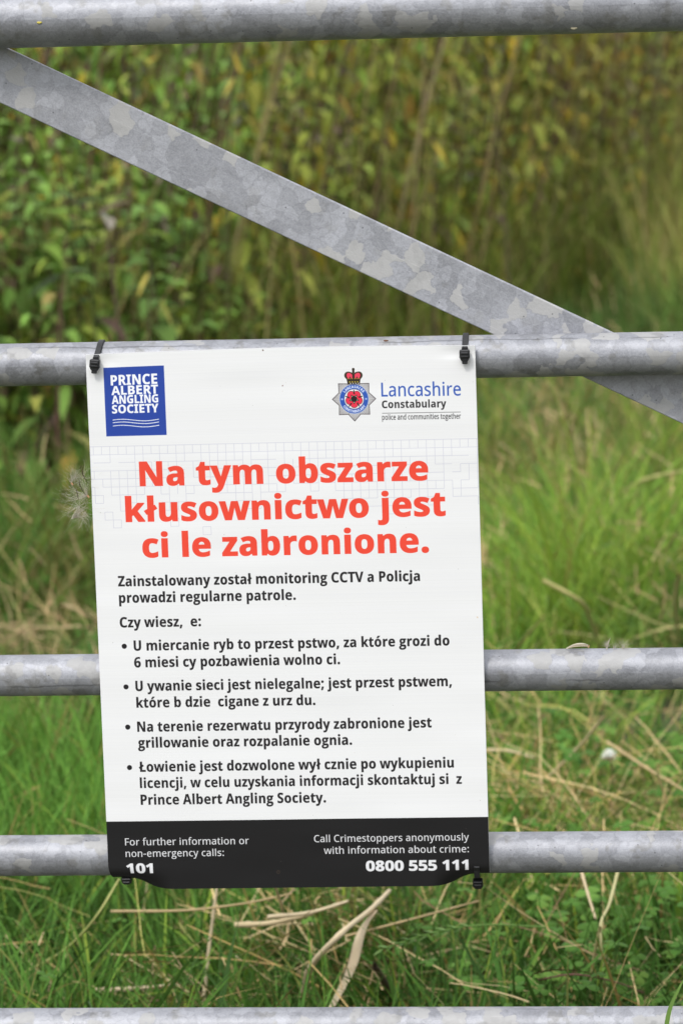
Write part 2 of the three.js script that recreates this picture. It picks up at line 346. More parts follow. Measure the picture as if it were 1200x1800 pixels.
  // crown
  g.save(); g.translate(204.2, 28.6);
  g.fillStyle = '#33291f'; g.beginPath(); g.moveTo(-4.6, 0); g.lineTo(-5.3, -4); g.bezierCurveTo(-8.6, -6.5, -6.5, -10.4, -3.2, -9.6); g.bezierCurveTo(-1.8, -9.4, -0.6, -8.6, 0, -8.4); g.bezierCurveTo(0.6, -8.6, 1.8, -9.4, 3.2, -9.6); g.bezierCurveTo(6.5, -10.4, 8.6, -6.5, 5.3, -4); g.lineTo(4.6, 0); g.closePath(); g.fill();
  g.fillRect(-0.85, -12.3, 1.7, 4); g.beginPath(); g.arc(0, -11.2, 1.05, 0, 7); g.fill();
  g.fillStyle = '#e4455c'; for (const s of [-1, 1]) { g.beginPath(); g.moveTo(s * 0.8, -4.6); g.lineTo(s * 0.9, -7.2); g.bezierCurveTo(s * 2.5, -9.2, s * 5, -9.2, s * 5.2, -7.2); g.bezierCurveTo(s * 5.4, -6, s * 4.6, -5, s * 4.2, -4.4); g.closePath(); g.fill(); }
  g.fillStyle = '#33291f'; for (const x of [-2.6, 0, 2.6]) { g.beginPath(); g.moveTo(x - 0.9, -4); g.lineTo(x, -6.2); g.lineTo(x + 0.9, -4); g.fill(); }
  g.fillStyle = '#c9b23e'; for (const x of [-4.2, -2.6, -1, 1, 2.6, 4.2]) { g.beginPath(); g.arc(x, -4.3, 0.34, 0, 7); g.fill(); }
  for (const x of [-3, -1, 1, 3]) { g.fillStyle = '#d4c24a'; g.beginPath(); g.arc(x, -1.9, 0.45, 0, 7); g.fill(); g.fillStyle = '#d8d8d8'; g.beginPath(); g.arc(x + 0.6, -0.8, 0.42, 0, 7); g.fill(); }
  g.strokeStyle = '#8d8766'; g.lineWidth = 0.3; g.setLineDash([0.35, 0.5]); g.beginPath(); g.moveTo(-5.6, -4.4); g.bezierCurveTo(-8.2, -6.5, -6.3, -10, -3.2, -9.2); g.bezierCurveTo(-1.8, -9.1, -0.6, -8.2, 0, -8); g.bezierCurveTo(0.6, -8.2, 1.8, -9.1, 3.2, -9.2); g.bezierCurveTo(6.3, -10, 8.2, -6.5, 5.6, -4.4); g.stroke();
  g.restore();
  // specks of dirt and insects
  const speck = (x, y, r, f) => { g.fillStyle = f; g.beginPath(); g.ellipse(x, y, r, r * 0.6, x, 0, 7); g.fill(); };
  speck(150, 28.5, 0.55, '#5a2420'); speck(149.8, 32.6, 0.25, '#9a8a70'); speck(136, 1.4, 0.7, '#4a3020'); speck(293, 209, 0.8, '#d9c4a8'); speck(90, 149.7, 0.5, '#88888c'); speck(84, 147.8, 0.3, '#9a9a9c');
  for (let k = 0; k < 90; k++) { const x = hash(k, 1, 8) * SHEET_W, y = hash(k, 2, 8) * SHEET_H; speck(x, y, 0.13 + 0.22 * hash(k, 3, 8) ** 3, y > 366 ? '#77736c' : hash(k, 4, 8) > 0.5 ? '#b6ad9c' : '#9b9a98'); }
  g.strokeStyle = '#4a3c30'; g.lineWidth = 0.35; g.beginPath(); g.arc(133, 407.5, 1.1, 0, 7); g.stroke();
  const t = new THREE.CanvasTexture(cv); t.colorSpace = THREE.SRGBColorSpace; t.magFilter = THREE.LinearFilter; t.minFilter = THREE.LinearMipmapLinearFilter; t.anisotropy = 8;
  return t;
}
const cosA = Math.cos(ALPHA), sinA = Math.sin(ALPHA);
// corner pulls: how far (mm) the bottom corners are drawn up and curled back round the rail by their ties
const FOLD = 15.5, wrapAt = (u) => 0.14 * Math.max(1 - sm(6, 52, u), sm(SHEET_W - 46, SHEET_W - 6, u));
function sheetPoint(u, v, back = 0) {                           // mm -> world, back: mm behind the printed face
  let y = v, z = 0;
  const past = v - SHEET_H + FOLD, kap = wrapAt(u);
  if (past > 0 && kap > 1e-4) { y = SHEET_H - FOLD + Math.sin(kap * past) / kap; z = -(1 - Math.cos(kap * past)) / kap; }
  const q = u / SHEET_W * 2 - 1;
  y -= 1.7 * (1 - q * q) * (1 - sm(0, 90, v));
  z -= 0.9 * (1 - Math.exp(-(v * v) / 9000)) * 0 + 1.1 * Math.exp(-((u - 8.5) ** 2) / 160 - ((v - 6) ** 2) / 14) + 1.3 * Math.exp(-((u - 289) ** 2) / 220 - ((v - 5.6) ** 2) / 12);
  z += 0.8 * (vnoise(u / 90, v / 120, 55) - 0.5) + 0.35 * (vnoise(u / 60, v / 14, 56) - 0.5);
  const curl = 0.5 * Math.pow(Math.max(0, -q), 6);
  z -= back + curl;
  let x = u + (u < 40 ? 3.6 * sm(SHEET_H - 20, SHEET_H, v) * (1 - u / 40) : 0);
  return new THREE.Vector3(SX + (cosA * x + sinA * y) / 1000, SY + (sinA * x - cosA * y) / 1000, FRONT + z / 1000);
}
{
  const sign = thing('notice_board', 'white plastic notice with red Polish heading tied to the gate rails', 'sign');
  const cuts = (lo, hi, step, extra) => { const s = new Set(extra); for (let x = lo; x <= hi + 1e-6; x += step) s.add(Math.round(x * 100) / 100); s.add(hi); return [...s].sort((a, b) => a - b).filter((x, k, l) => k === 0 || x - l[k - 1] > 0.05 || extra.includes(x)); };
  const LOGO = [13.3, 10.6, 59.8, 63.2], BADGE = [187, 15.5, 222, 57], BAND = 365.7;
  const US = cuts(0, SHEET_W, 3, [LOGO[0], LOGO[2], BADGE[0], BADGE[2]]), VS = cuts(0, SHEET_H, 3, [LOGO[1], LOGO[3], BADGE[1], BADGE[3], BAND]);
  const inside = (u, v, b) => u > b[0] && u < b[2] && v > b[1] && v < b[3];
  const kind = (u, v) => (v > BAND ? 'footer_band' : inside(u, v, LOGO) ? 'logo' : inside(u, v, BADGE) ? 'badge' : 'panel');
  const grids = {};
  const P = US.map((u) => VS.map((v) => sheetPoint(u, v)));
  const nrm = US.map((u, i) => VS.map((v, j) => { const a = P[Math.min(US.length - 1, i + 1)][j].clone().sub(P[Math.max(0, i - 1)][j]), b = P[i][Math.max(0, j - 1)].clone().sub(P[i][Math.min(VS.length - 1, j + 1)]); return a.cross(b).normalize(); }));
  for (let i = 0; i + 1 < US.length; i++) for (let j = 0; j + 1 < VS.length; j++) {
    const g = grids[kind((US[i] + US[i + 1]) / 2, (VS[j] + VS[j + 1]) / 2)] ??= { p: [], n: [], t: [], i: [], m: new Map() };
    const id = (a, b) => { const k = a * 1000 + b; if (!g.m.has(k)) { g.m.set(k, g.p.length / 3); g.p.push(...P[a][b].toArray()); g.n.push(...nrm[a][b].toArray()); g.t.push(US[a] / SHEET_W, 1 - VS[b] / SHEET_H); } return g.m.get(k); };
    const a = id(i, j), b = id(i + 1, j), c = id(i, j + 1), d = id(i + 1, j + 1);
    g.i.push(a, c, b, b, c, d);
  }
  const bumpN = 2048, bd = new Uint8Array(4 * bumpN * 4);
  for (let y = 0; y < bumpN; y++) { const mm = y / bumpN * SHEET_H, v = Math.round(127 + 70 * Math.cos(mm / 2.1 * 2 * Math.PI) * (0.6 + 0.4 * hash(Math.floor(mm / 2.1), 5, 5)) + 30 * (vnoise(mm / 9, 1, 9) - 0.5)); for (let x = 0; x < 4; x++) bd.set([v, v, v, 255], (y * 4 + x) * 4); }
  const bump = tex(4, bumpN, bd);
  const face = new THREE.MeshPhysicalMaterial({ name: 'printed fluted plastic', map: printSheet(), bumpMap: bump, bumpScale: 0.000018, roughness: 0.5, specularIntensity: 0.55 });
  for (const name of ['panel', 'logo', 'badge', 'footer_band']) {
    const s = grids[name], g = new THREE.BufferGeometry();
    g.setAttribute('position', new THREE.Float32BufferAttribute(s.p, 3)); g.setAttribute('normal', new THREE.Float32BufferAttribute(s.n, 3)); g.setAttribute('uv', new THREE.Float32BufferAttribute(s.t, 2)); g.setIndex(s.i);
    const m = mesh(name, g, face, sign);
    m.userData.label = { panel: 'white face printed with red and black words', logo: 'blue square with white letters and waves', badge: 'police star badge with crown and red rose', footer_band: 'black band with white telephone lines' }[name];
  }
  // back skin and the four cut edges with their open flutes
  const bp = [], bi = [];
  US.forEach((u) => VS.forEach((v) => bp.push(...sheetPoint(u, v, 3.6).toArray())));
  for (let i = 0; i + 1 < US.length; i++) for (let j = 0; j + 1 < VS.length; j++) { const a = i * VS.length + j, b = a + VS.length; bi.push(a, b, a + 1, b, b + 1, a + 1); }
  const back = new THREE.BufferGeometry(); back.setAttribute('position', new THREE.Float32BufferAttribute(bp, 3)); back.setIndex(bi); back.computeVertexNormals();
  const white = new THREE.MeshStandardMaterial({ name: 'white plastic', color: new THREE.Color(0.78, 0.78, 0.77), roughness: 0.55 });
  mesh('backing', back, white, sign);
  const ep = [], ei = [];
  const strip = (list) => { const b = ep.length / 3; list.forEach(([u, v]) => { ep.push(...sheetPoint(u, v, 0.02).toArray(), ...sheetPoint(u, v, 3.58).toArray()); }); for (let k = 0; k + 1 < list.length; k++) ei.push(b + 2 * k, b + 2 * k + 2, b + 2 * k + 1, b + 2 * k + 2, b + 2 * k + 3, b + 2 * k + 1); };
  strip(US.map((u) => [u, 0])); strip(US.map((u) => [u, SHEET_H])); strip(VS.map((v) => [0, v])); strip(VS.map((v) => [SHEET_W, v]));
  const edge = new THREE.BufferGeometry(); edge.setAttribute('position', new THREE.Float32BufferAttribute(ep, 3)); edge.setIndex(ei); edge.computeVertexNormals();
  mesh('cut_edge', edge, new THREE.MeshStandardMaterial({ name: 'cut plastic', color: new THREE.Color(0.5, 0.5, 0.5), roughness: 0.7, side: THREE.DoubleSide }), sign);
}

// ---------------------------------------------------------------- cable ties
function tie(label, u, v, railIndex, hang, turn) {
  // the head lies on the sheet at (u, v) mm, the strap goes round the rail
  const [ry, r] = RAILS[railIndex], h = sheetPoint(clamp(u, 0, SHEET_W), Math.min(v, SHEET_H)), R = r + 0.0012;
  const t = thing('cable_tie', label, 'cable tie', [h.x, ry, 0], 'black cable ties holding the notice');
  const hy = hang ? hang.y - ry : h.y - ry, hz = hang ? hang.z : FRONT + 0.0016;
  const prof = [];
  if (!hang) {
    prof.push([hz, hy - 0.001], [hz + 0.0004, hy + 0.004]);
    for (let k = 0; k <= 26; k++) { const a = 0.62 - k / 26 * (Math.PI + 1.15); prof.push([R * Math.cos(a + 0.02) * 1.0, R * Math.sin(a + 0.02 + 0) * 1.0]); }
    // first arc runs over the top: start at the front upper quarter and go back
    prof.length = 2;
    for (let k = 0; k <= 30; k++) { const a = 0.80 + k / 30 * (Math.PI * 1.0 + 0.35); prof.push([R * Math.cos(a), R * Math.sin(a)]); }
    prof.push([0.004, -R - 0.0004], [0.0135, -0.0125]);
  } else {
    if (!hang.tucked) prof.push([hz, hy + 0.001], [hang.z * 0.45 + 0.0118, hy + 0.0055], [0.0205, 0.3676 - ry], [0.0219, 0.3704 - ry], [0.0200, 0.3716 - ry]);
    for (let k = 0; k <= 34; k++) { const a = -0.22 + k / 34 * (2 * Math.PI - 1.6); prof.push([R * Math.cos(a), R * Math.sin(a)]); }
  }
  const W = 0.0024, T = 0.0006, p = [], idx = [];
  prof.forEach(([z, y], k) => {
    const a = prof[Math.max(0, k - 1)], b = prof[Math.min(prof.length - 1, k + 1)]; let tz = b[0] - a[0], ty = b[1] - a[1]; const l = Math.hypot(tz, ty) || 1; tz /= l; ty /= l;
    const nz = ty, ny = -tz, x0 = turn * (y - hy);
    for (const [sx, sn] of [[-1, -1], [-0.82, 1], [0.82, 1], [1, -1]]) p.push(x0 + sx * W, y + ny * sn * T, z + nz * sn * T);
    if (k) for (let m = 0; m < 4; m++) { const A = (k - 1) * 4 + m, B = (k - 1) * 4 + (m + 1) % 4; idx.push(A, B, A + 4, B, B + 4, A + 4); }
  });
  let g = new THREE.BufferGeometry(); g.setAttribute('position', new THREE.Float32BufferAttribute(p, 3)); g.setIndex(idx);
  g = g.toNonIndexed(); g.computeVertexNormals();
  mesh('strap', g, blackPlastic, t);
  const hd = new THREE.Group(); hd.name = 'head'; hd.position.set(0, hy, hz + 0.0012); hd.rotation.z = -turn * 0.8; hd.rotation.x = hang ? hang.tilt : -0.05; t.add(hd);
  const parts = [];
  const b0 = new RoundedBoxGeometry(0.0078, 0.0066, 0.0058, 3, 0.0012); b0.translate(0, -0.0004, 0.0012); parts.push(b0);
  const sh = new THREE.Shape(); sh.moveTo(-0.0038, -0.0028); sh.lineTo(0.0038, -0.0028); sh.lineTo(0.0023, -0.0054); sh.lineTo(-0.0023, -0.0054);
  const b1 = new THREE.ExtrudeGeometry(sh, { depth: 0.0036, bevelEnabled: true, bevelSize: 0.0003, bevelThickness: 0.0003, bevelSegments: 2 }); b1.translate(0, 0, -0.0012);
  const strip = (q) => { const k = q.index ? q.toNonIndexed() : q; k.deleteAttribute('uv'); return k; };
  const b2 = new RoundedBoxGeometry(0.0042, 0.0030, 0.0026, 2, 0.0007); b2.translate(0, -0.0066, 0.0008);
  const b3 = new RoundedBoxGeometry(0.0056, 0.0017, 0.0016, 2, 0.0005); b3.translate(0, 0.0002, 0.0046);
  const b4 = new RoundedBoxGeometry(0.0050, 0.0014, 0.0012, 2, 0.0004); b4.translate(0, -0.0022, 0.0043);
  const body = mesh('casing', mergeGeometries([b0, b1].map(strip)), blackPlastic, hd);
  mesh('pawl', mergeGeometries([b3, b4].map(strip)), blackPlastic, hd);
  if (!hang) mesh('tail', strip(b2), blackPlastic, hd);
  return t;
}
tie('black cable tie at the top left corner above the blue logo', 7.6, 6.2, 1, null, 0.14);
tie('black cable tie at the top right corner by the diagonal bar', 289.2, 5.6, 1, null, 0.0);
tie('black cable tie hanging below the bottom right corner of the notice', 287, 419, 3, { y: 0.3553, z: 0.0055, tilt: 0.5 }, 0);
tie('black cable tie pinching the bottom left corner of the notice', 10.5, 416, 3, { y: 0.3618, z: 0.0115, tilt: 0.8, tucked: true }, 0);

// small rusty scab and chaff stuck to the rails
{
  const scab = (name, px, py, ri, ang, r, col, label) => {
    const [y, R] = RAILS[ri], p = onPlane(px, py, R * Math.cos(ang)), g = new THREE.IcosahedronGeometry(r, 2), P = g.attributes.position;
    for (let k = 0; k < P.count; k++) { const q = 1 + 0.5 * (vnoise(P.getX(k) / r * 1.3 + 9, P.getY(k) / r * 1.3 + P.getZ(k) / r + 9, 88) - 0.5); P.setXYZ(k, P.getX(k) * q * 1.6, P.getY(k) * q * 0.7, P.getZ(k) * q * 0.7); }
    g.computeVertexNormals();
    const m = mesh(name, g, new THREE.MeshStandardMaterial({ name: label.split(' ')[1], color: new THREE.Color(...col), roughness: 0.9 }), scene);
    m.position.set(p.x, y + R * Math.sin(ang), R * Math.cos(ang)); tag(m, label, 'debris');
  };
  scab('rust_scab', 678, 603, 1, 1.05, 0.0011, [0.12, 0.055, 0.025], 'tiny rusty scab on top of the second rail above the badge');
  scab('chaff', 1008, 54, 0, -0.9, 0.0016, [0.42, 0.38, 0.26], 'small straw chaff hanging under the top rail at the right');
  scab('yellow_chaff', 70, 50, 0, -0.1, 0.0012, [0.50, 0.42, 0.08], 'tiny yellow chaff stuck to the face of the top rail');
}

// ---------------------------------------------------------------- what grows where
// the meadow falls into patches; each is known by where its turf shows between the rails
const blob = (x, y, cx, cy, rx, ry) => Math.exp(-(((x - cx) / rx) ** 2) - ((y - cy) / ry) ** 2);
function patch(px, py) {
  const left = 1 - sm(350, 620, px), right = 1 - left;
  const lowEdge = sm(1170 + 70 * left, 1250 + 80 * left, py), near = sm(1490, 1590, py), low = lowEdge * (1 - near), mid = sm(880, 960, py) * (1 - lowEdge), far = 1 - sm(880, 960, py);
  const wob = vnoise(px / 90, py / 40, 21);
  let straw = near * (0.08 + 0.11 * sm(500, 900, px) + 0.26 * blob(px, py, 600, 1630, 190, 70) + 0.12 * blob(px, py, 300, 1750, 180, 60)) + low * (0.02 * left + right * (0.2 + 0.42 * sm(1270, 1350, py) * blob(px, py, 1050, 1390, 220, 110))) + mid * (left * (0.07 + 0.4 * blob(px, py, 60, 1115, 170, 60)) + right * (0.12 + 0.12 * sm(1080, 1170, px))) + far * (0.06 * left + right * (0.12 + 0.6 * blob(px, py, 960, 830, 120, 60) + 0.3 * blob(px, py, 1020, 700, 160, 30)));
  straw = clamp(straw * (0.4 + 1.2 * wob), 0, 0.85);
  const lime = right * blob(px, py, 1040, 1075, 200, 85), lush = near * (0.1 + 0.2 * left) + low * (0.8 * left + 0.45 * right) + mid * (left * 0.3 + right * (0.4 + 0.6 * blob(px, py, 1040, 1050, 190, 90))) + far * (left * 0.75 * blob(px, py, 60, 830, 140, 70) + 0.12);
  const tall = near * 0.13 + low * (0.15 * left + 0.13 * right) + mid * (0.155 - 0.08 * left * blob(px, py, 60, 1160, 190, 110) + 0.10 * right * blob(px, py, 1010, 1020, 190, 90)) + far * (0.135 + 0.015 * right);
  const yellow = low * 0.22 * right + mid * right * 0.75 * blob(px, py, 1060, 1060, 190, 100) + far * right * (0.18 + 0.7 * sm(1100, 1190, px)) + near * 0.04 + 0.5 * lime;
  const dark = mid * left * 0.42 + far * (0.42 - 0.1 * left) + mid * right * 0.35 * blob(px, py, 1150, 930, 120, 50);
  return { straw, lush: clamp(lush), tall, yellow, dark, near, low, mid, far, left, right };
}
const G1 = [0.088, 0.205, 0.032], G2 = [0.165, 0.345, 0.05], G3 = [0.36, 0.47, 0.06], OLV = [0.20, 0.175, 0.05], ST1 = [0.52, 0.39, 0.19], ST2 = [0.40, 0.27, 0.10], BRN = [0.20, 0.12, 0.055];
const standEdge = (s) => 7.05 + 1.35 * sm(-0.5, 0.25, s) + 1.9 * sm(0.1, 0.85, s);     // where the tall weeds begin, metres ahead, by metres to the side
const placeAt = (t, s, y = 0) => new THREE.Vector3(EYE.x + FWD.x * t + SIDE.x * s, y, EYE.z + FWD.z * t + SIDE.z * s);

const grass = new Ribbons(), straw = new Ribbons(), clover = new Ribbons();
function blade(base, len, w, az, lean, bend, col, segs, fold, tip) {
  const d = new THREE.Vector3(Math.cos(az), 0, Math.sin(az)), pts = [], wid = [];
  const p = base.clone(); let a = lean;
  for (let k = 0; k <= segs; k++) {
    pts.push(p.clone()); const f = k / segs;
    wid.push(w * (f < 0.15 ? 0.75 + f : 1) * (1 - Math.pow(f, 2.4)) + 0.00015);
    p.addScaledVector(d, Math.sin(a) * len / segs); p.y += Math.cos(a) * len / segs;
    a += bend / segs;
    if (p.y < 0.012) p.y = 0.012;
  }
  const tw = rr(-0.8, 0.8), side = pts.map((_, k) => new THREE.Vector3(-Math.sin(az + tw * (1 + k / segs)), 0.15 * Math.sin(tw * 3), Math.cos(az + tw * (1 + k / segs))));
  grass.add(pts, wid, side, col, fold, tip);
}
function lyingStraw(base, len, w, az, rise, col, kinks, target = straw) {
  const pts = [], wid = [], sides = []; const p = base.clone(); let a = az, e = rise; const n = 5, kink = kinks ? 1 + Math.floor(rnd() * 3) : 9;
  for (let k = 0; k <= n; k++) {
    pts.push(p.clone()); wid.push(w * (1 - 0.45 * k / n));
    sides.push(new THREE.Vector3(-Math.sin(a), 0.5, Math.cos(a)).normalize());
    p.x += Math.cos(a) * Math.cos(e) * len / n; p.z += Math.sin(a) * Math.cos(e) * len / n; p.y = Math.max(0.02, p.y + Math.sin(e) * len / n);
    a += rr(-0.1, 0.1); e += rr(-0.14, 0.08);
    if (k === kink) { a += rr(-0.9, 0.9); e += rr(-0.6, 0.3); }
  }
  target.add(pts, wid, sides, col, 0.5);
}
{
  let made = 0;
  for (let k = 0; k < 320000; k++) {
    const t = 2.95 + (11.2 - 2.95) * Math.pow(rnd(), 0.72), half = t * 0.094 * 1.22 + 0.22, s = rr(-half, half);
    const edge = standEdge(s);
    if (t > edge + 0.9) continue;
    const b = placeAt(t, s), [px, py] = seenAt(b.x, 0.1, b.z);
    const hidden = px > 215 && px < 820 && py < 1500 && py > 640;                           // only ever seen from a step aside: thinner
    if (rnd() > (t < 4.2 ? 1 : t < 5.6 ? 0.85 : 0.7) * (hidden ? 0.3 : 1)) continue;
    const z = patch(px, py), clump = vnoise(b.x * 7 + 40, b.z * 7 + 40, 11), cl2 = vnoise(b.x * 2.2 + 40, b.z * 2.2 + 40, 12);
    if (rnd() > 0.35 + 1.1 * clump) continue;
    const hum = vnoise(b.x * 3.1 + 20, b.z * 1.9 + 20, 15);
    if (t > 4.6 && rnd() > sm(0.2, 0.58, hum) + 0.1) continue;
    made++;
    if (rnd() < z.straw * 0.62) {
      const c = jitter(rnd() < 0.4 ? ST1 : rnd() < 0.55 ? ST2 : rnd() < 0.5 ? [0.36, 0.33, 0.09] : BRN, 0.22), brown = z.mid * z.left > 0.4;
      const h = rr(0.015, 0.05) + (z.near ? 0.03 : 0.02) * rnd() + (rnd() < 0.25 ? 0.05 : 0);
      b.y = h;
      lyingStraw(b, rr(0.05, 0.2), rr(0.0004, 0.0012) * (rnd() < 0.06 ? 2 : 1), rr(0, 6.28), gauss() * 0.6 + 0.22, brown ? mixc(c, [0.3, 0.2, 0.12], 0.5) : c, rnd() < 0.4);
      continue;
    }
    let c = mixc(G1, G2, clamp(z.lush * 0.9 + 0.5 * gauss() + 0.5 * (cl2 - 0.5)));
    if (rnd() < z.yellow + 0.05) c = mixc(c, G3, rr(0.25, 0.85));
    if (rnd() < z.dark) c = mixc(c, rnd() < 0.7 ? OLV : [0.27, 0.20, 0.07], rr(0.3, 0.9));
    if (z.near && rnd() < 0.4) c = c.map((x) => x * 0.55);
    if (rnd() < 0.05 + 0.5 * z.straw * rnd()) c = mixc(c, ST2, rr(0.3, 0.9));
    { const drift = vnoise(b.x * 2.4 + 70, b.z * 1.3 + 70, 41); if (t > 4.6 && rnd() < 0.6 * sm(0.58, 0.78, drift)) c = mixc(c, [0.33, 0.28, 0.10], rr(0.2, 0.7)); else if (t > 4.6 && drift < 0.4 - 0.3 * z.lush) c = mixc(c, [0.075, 0.17, 0.045], 0.55); }
    c = jitter(c, 0.2);
    const lush = z.low * z.left, rough = (z.far + z.mid) * z.right;
    const len = z.tall * rr(0.5, 1.4) * (0.7 + 0.6 * clump) * (1 + (z.far + z.mid) * 1.7 * (hum - 0.5)), w = rr(0.0007, 0.0018) * (rnd() < 0.07 ? 2.1 : 1) * (t > 6 ? 1.2 : z.near > 0.5 ? 1.35 : 1);
    const lean = Math.abs(gauss()) * (lush > 0.3 ? 0.28 : 0.5 + 0.55 * rough) + (rnd() < 0.3 * (1 - lush) ? 0.7 : 0), az = rr(0, 6.28) * 0.75 + vnoise(b.x * 3.4 + 9, b.z * 2.6 + 9, 16) * 11;
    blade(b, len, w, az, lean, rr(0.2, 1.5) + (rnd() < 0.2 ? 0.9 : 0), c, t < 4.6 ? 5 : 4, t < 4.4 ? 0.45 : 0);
  }
  // a mat of bleached broken straw under the notice, and a little more by the bottom rail
  for (const [cx, cy, n, sx, sy] of [[540, 1612, 90, 75, 22], [620, 1690, 40, 60, 50], [250, 1745, 45, 80, 16], [430, 1730, 20, 90, 30]]) for (let k = 0; k < n; k++) {
    const b = onGround(cx + gauss() * sx, cy + gauss() * sy, 0.10); b.y = rr(0.05, 0.14);
    lyingStraw(b, rr(0.03, 0.13), rr(0.0005, 0.0016), Math.PI * 0.5 * gauss() + 0.3, gauss() * 0.35, jitter(pick([[0.56, 0.44, 0.26], [0.46, 0.34, 0.17], [0.30, 0.21, 0.11], [0.50, 0.37, 0.15]]), 0.15), rnd() < 0.4);
  }
  // long grass at the right, paler, reaching up beside the weeds
  for (let k = 0; k < 4200; k++) {
    const s = rr(0.55, 1.25), t = standEdge(s) + rr(-1.1, 0.25) + 0.2, b = placeAt(t, s);
    const [px] = seenAt(b.x, 0.2, b.z); if (rnd() > sm(1080, 1230, px)) continue;
    blade(b, rr(0.2, 0.62) * (0.5 + vnoise(b.x * 5 + 5, b.z * 5 + 5, 61)), rr(0.0014, 0.0032), rr(0, 6.28), Math.abs(gauss()) * 0.4, rr(0.2, 1.6), jitter(rnd() < 0.65 ? [0.33, 0.39, 0.085] : [0.44, 0.36, 0.14], 0.18), 5, 0);
  }
  // thin dry flower stems and seed heads standing in the meadow beyond
  for (let k = 0; k < 1500; k++) {
    const t = rr(4.9, 9.6), half = t * 0.1 + 0.1, s = rr(-half, half), b = placeAt(t, s), [px, py] = seenAt(b.x, 0.15, b.z);
    if (t > standEdge(s)) continue;
    const want = 0.10 + 0.75 * blob(px, py, 970, 850, 150, 90) + 0.5 * blob(px, py, 1040, 690, 180, 60) + 0.45 * blob(px, py, 1060, 1100, 190, 90) + 0.35 * blob(px, py, 60, 1010, 170, 110);
    if (rnd() > want) continue;
    lyingStraw(b, rr(0.12, 0.32), rr(0.0008, 0.0016), rr(0, 6.28), rr(0.3, 1.35), jitter(rnd() < 0.6 ? [0.40, 0.34, 0.13] : [0.34, 0.24, 0.12], 0.2), rnd() < 0.35);
    if (rnd() < 0.5) for (let j = 0; j < 5; j++) { const q = b.clone().add(new THREE.Vector3(gauss() * 0.03, rr(0.12, 0.24), gauss() * 0.03)); lyingStraw(q, rr(0.03, 0.06), rr(0.0012, 0.0022), rr(0, 6.28), rr(0.2, 1.3), jitter([0.38, 0.27, 0.13], 0.2), false); }
  }
  // sparse turf to both sides and behind the camera, for the light it throws back and for a step aside
  for (let k = 0; k < 9000; k++) {
    const t = rr(2.0, 9), s = rr(-2.6, 2.6), b = placeAt(t, s); if (Math.abs(s) < t * 0.11 + 0.2 || b.z > -0.05) continue;
    blade(b, rr(0.08, 0.22), rr(0.0012, 0.0028), rr(0, 6.28), Math.abs(gauss()) * 0.5, rr(0.2, 1.2), jitter(mixc(G1, G2, rnd()), 0.2), 4, 0);
  }
  // clover and other small round leaves among the grass, most of it low on the right
  for (let k = 0; k < 2600; k++) {
    const t = rr(3.0, 4.9), half = t * 0.105 + 0.1, s = rr(-half, half), b = placeAt(t, s), [px, py] = seenAt(b.x, 0.08, b.z);
    const want = 0.03 + 0.7 * sm(640, 860, px) * sm(1470, 1560, py) + 0.22 * sm(850, 950, px) * sm(1200, 1300, py);
    if (rnd() > want * (0.3 + 1.2 * vnoise(b.x * 6, b.z * 6, 14))) continue;
    const h = rr(0.05, 0.135), top = b.clone().add(new THREE.Vector3(gauss() * 0.02, h, gauss() * 0.02)), c = jitter(rnd() < 0.8 ? [0.075, 0.175, 0.024] : [0.13, 0.25, 0.04], 0.22);
    clover.tube([b.clone(), b.clone().lerp(top, 0.5).add(new THREE.Vector3(gauss() * 0.006, 0, gauss() * 0.006)), top], 0.0006, mixc(c, [0.16, 0.2, 0.06], 0.5), 4);
    const a0 = rr(0, 6.28), R = rr(0.0065, 0.0125), tilt = new THREE.Vector3(gauss() * 0.3, 1, 0.25 + gauss() * 0.3).normalize();
    for (let m = 0; m < 3; m++) {
      const a = a0 + m * 2.094, ax = new THREE.Vector3(Math.cos(a), 0, Math.sin(a)); ax.addScaledVector(tilt, -ax.dot(tilt)).normalize();
      const sd = ax.clone().cross(tilt).normalize(), pts = [], wid = [];
      [[0, 0.06], [0.3, 0.42], [0.65, 0.62], [0.92, 0.5], [1.06, 0.12]].forEach(([f, w]) => { pts.push(top.clone().addScaledVector(ax, f * R * 1.15).addScaledVector(tilt, 0.12 * R * Math.sin(f * 3) - 0.10 * R * f)); wid.push(w * R * 0.9); });
      clover.add(pts, wid, sd, c, -0.18);
    }
  }
  // dock and plantain leaves, broader and darker, here and there
  for (let k = 0; k < 150; k++) {
    const t = rr(4.4, 7.5), half = t * 0.1 + 0.1, s = rr(-half, half), b = placeAt(t, s), az = rr(0, 6.28), L = rr(0.04, 0.09), d = new THREE.Vector3(Math.cos(az), 0, Math.sin(az)), pts = [], wid = [];
    for (let j = 0; j <= 6; j++) { const f = j / 6; pts.push(b.clone().addScaledVector(d, L * f * 0.9).add(new THREE.Vector3(0, 0.02 + L * 0.75 * Math.sin(f * 2.1), 0))); wid.push(L * 0.13 * Math.sin(Math.PI * Math.pow(f, 0.8)) + 0.0004); }
    clover.add(pts, wid, new THREE.Vector3(-d.z, 0, d.x), jitter([0.085, 0.18, 0.028], 0.25), 0.3);
  }
  console.log('grass blades', made);
}
tag(mesh('meadow_grass', grass.geometry(), grassMat, scene), 'rough green meadow grass behind the gate', 'grass', null, 'stuff');
tag(mesh('straw_litter', straw.geometry(), strawMat, scene), 'dry tan straw lying in the grass', 'straw', null, 'stuff');
tag(mesh('clover_leaves', clover.geometry(), cloverMat, scene), 'small clover and broad leaves low in the grass', 'clover', null, 'stuff');

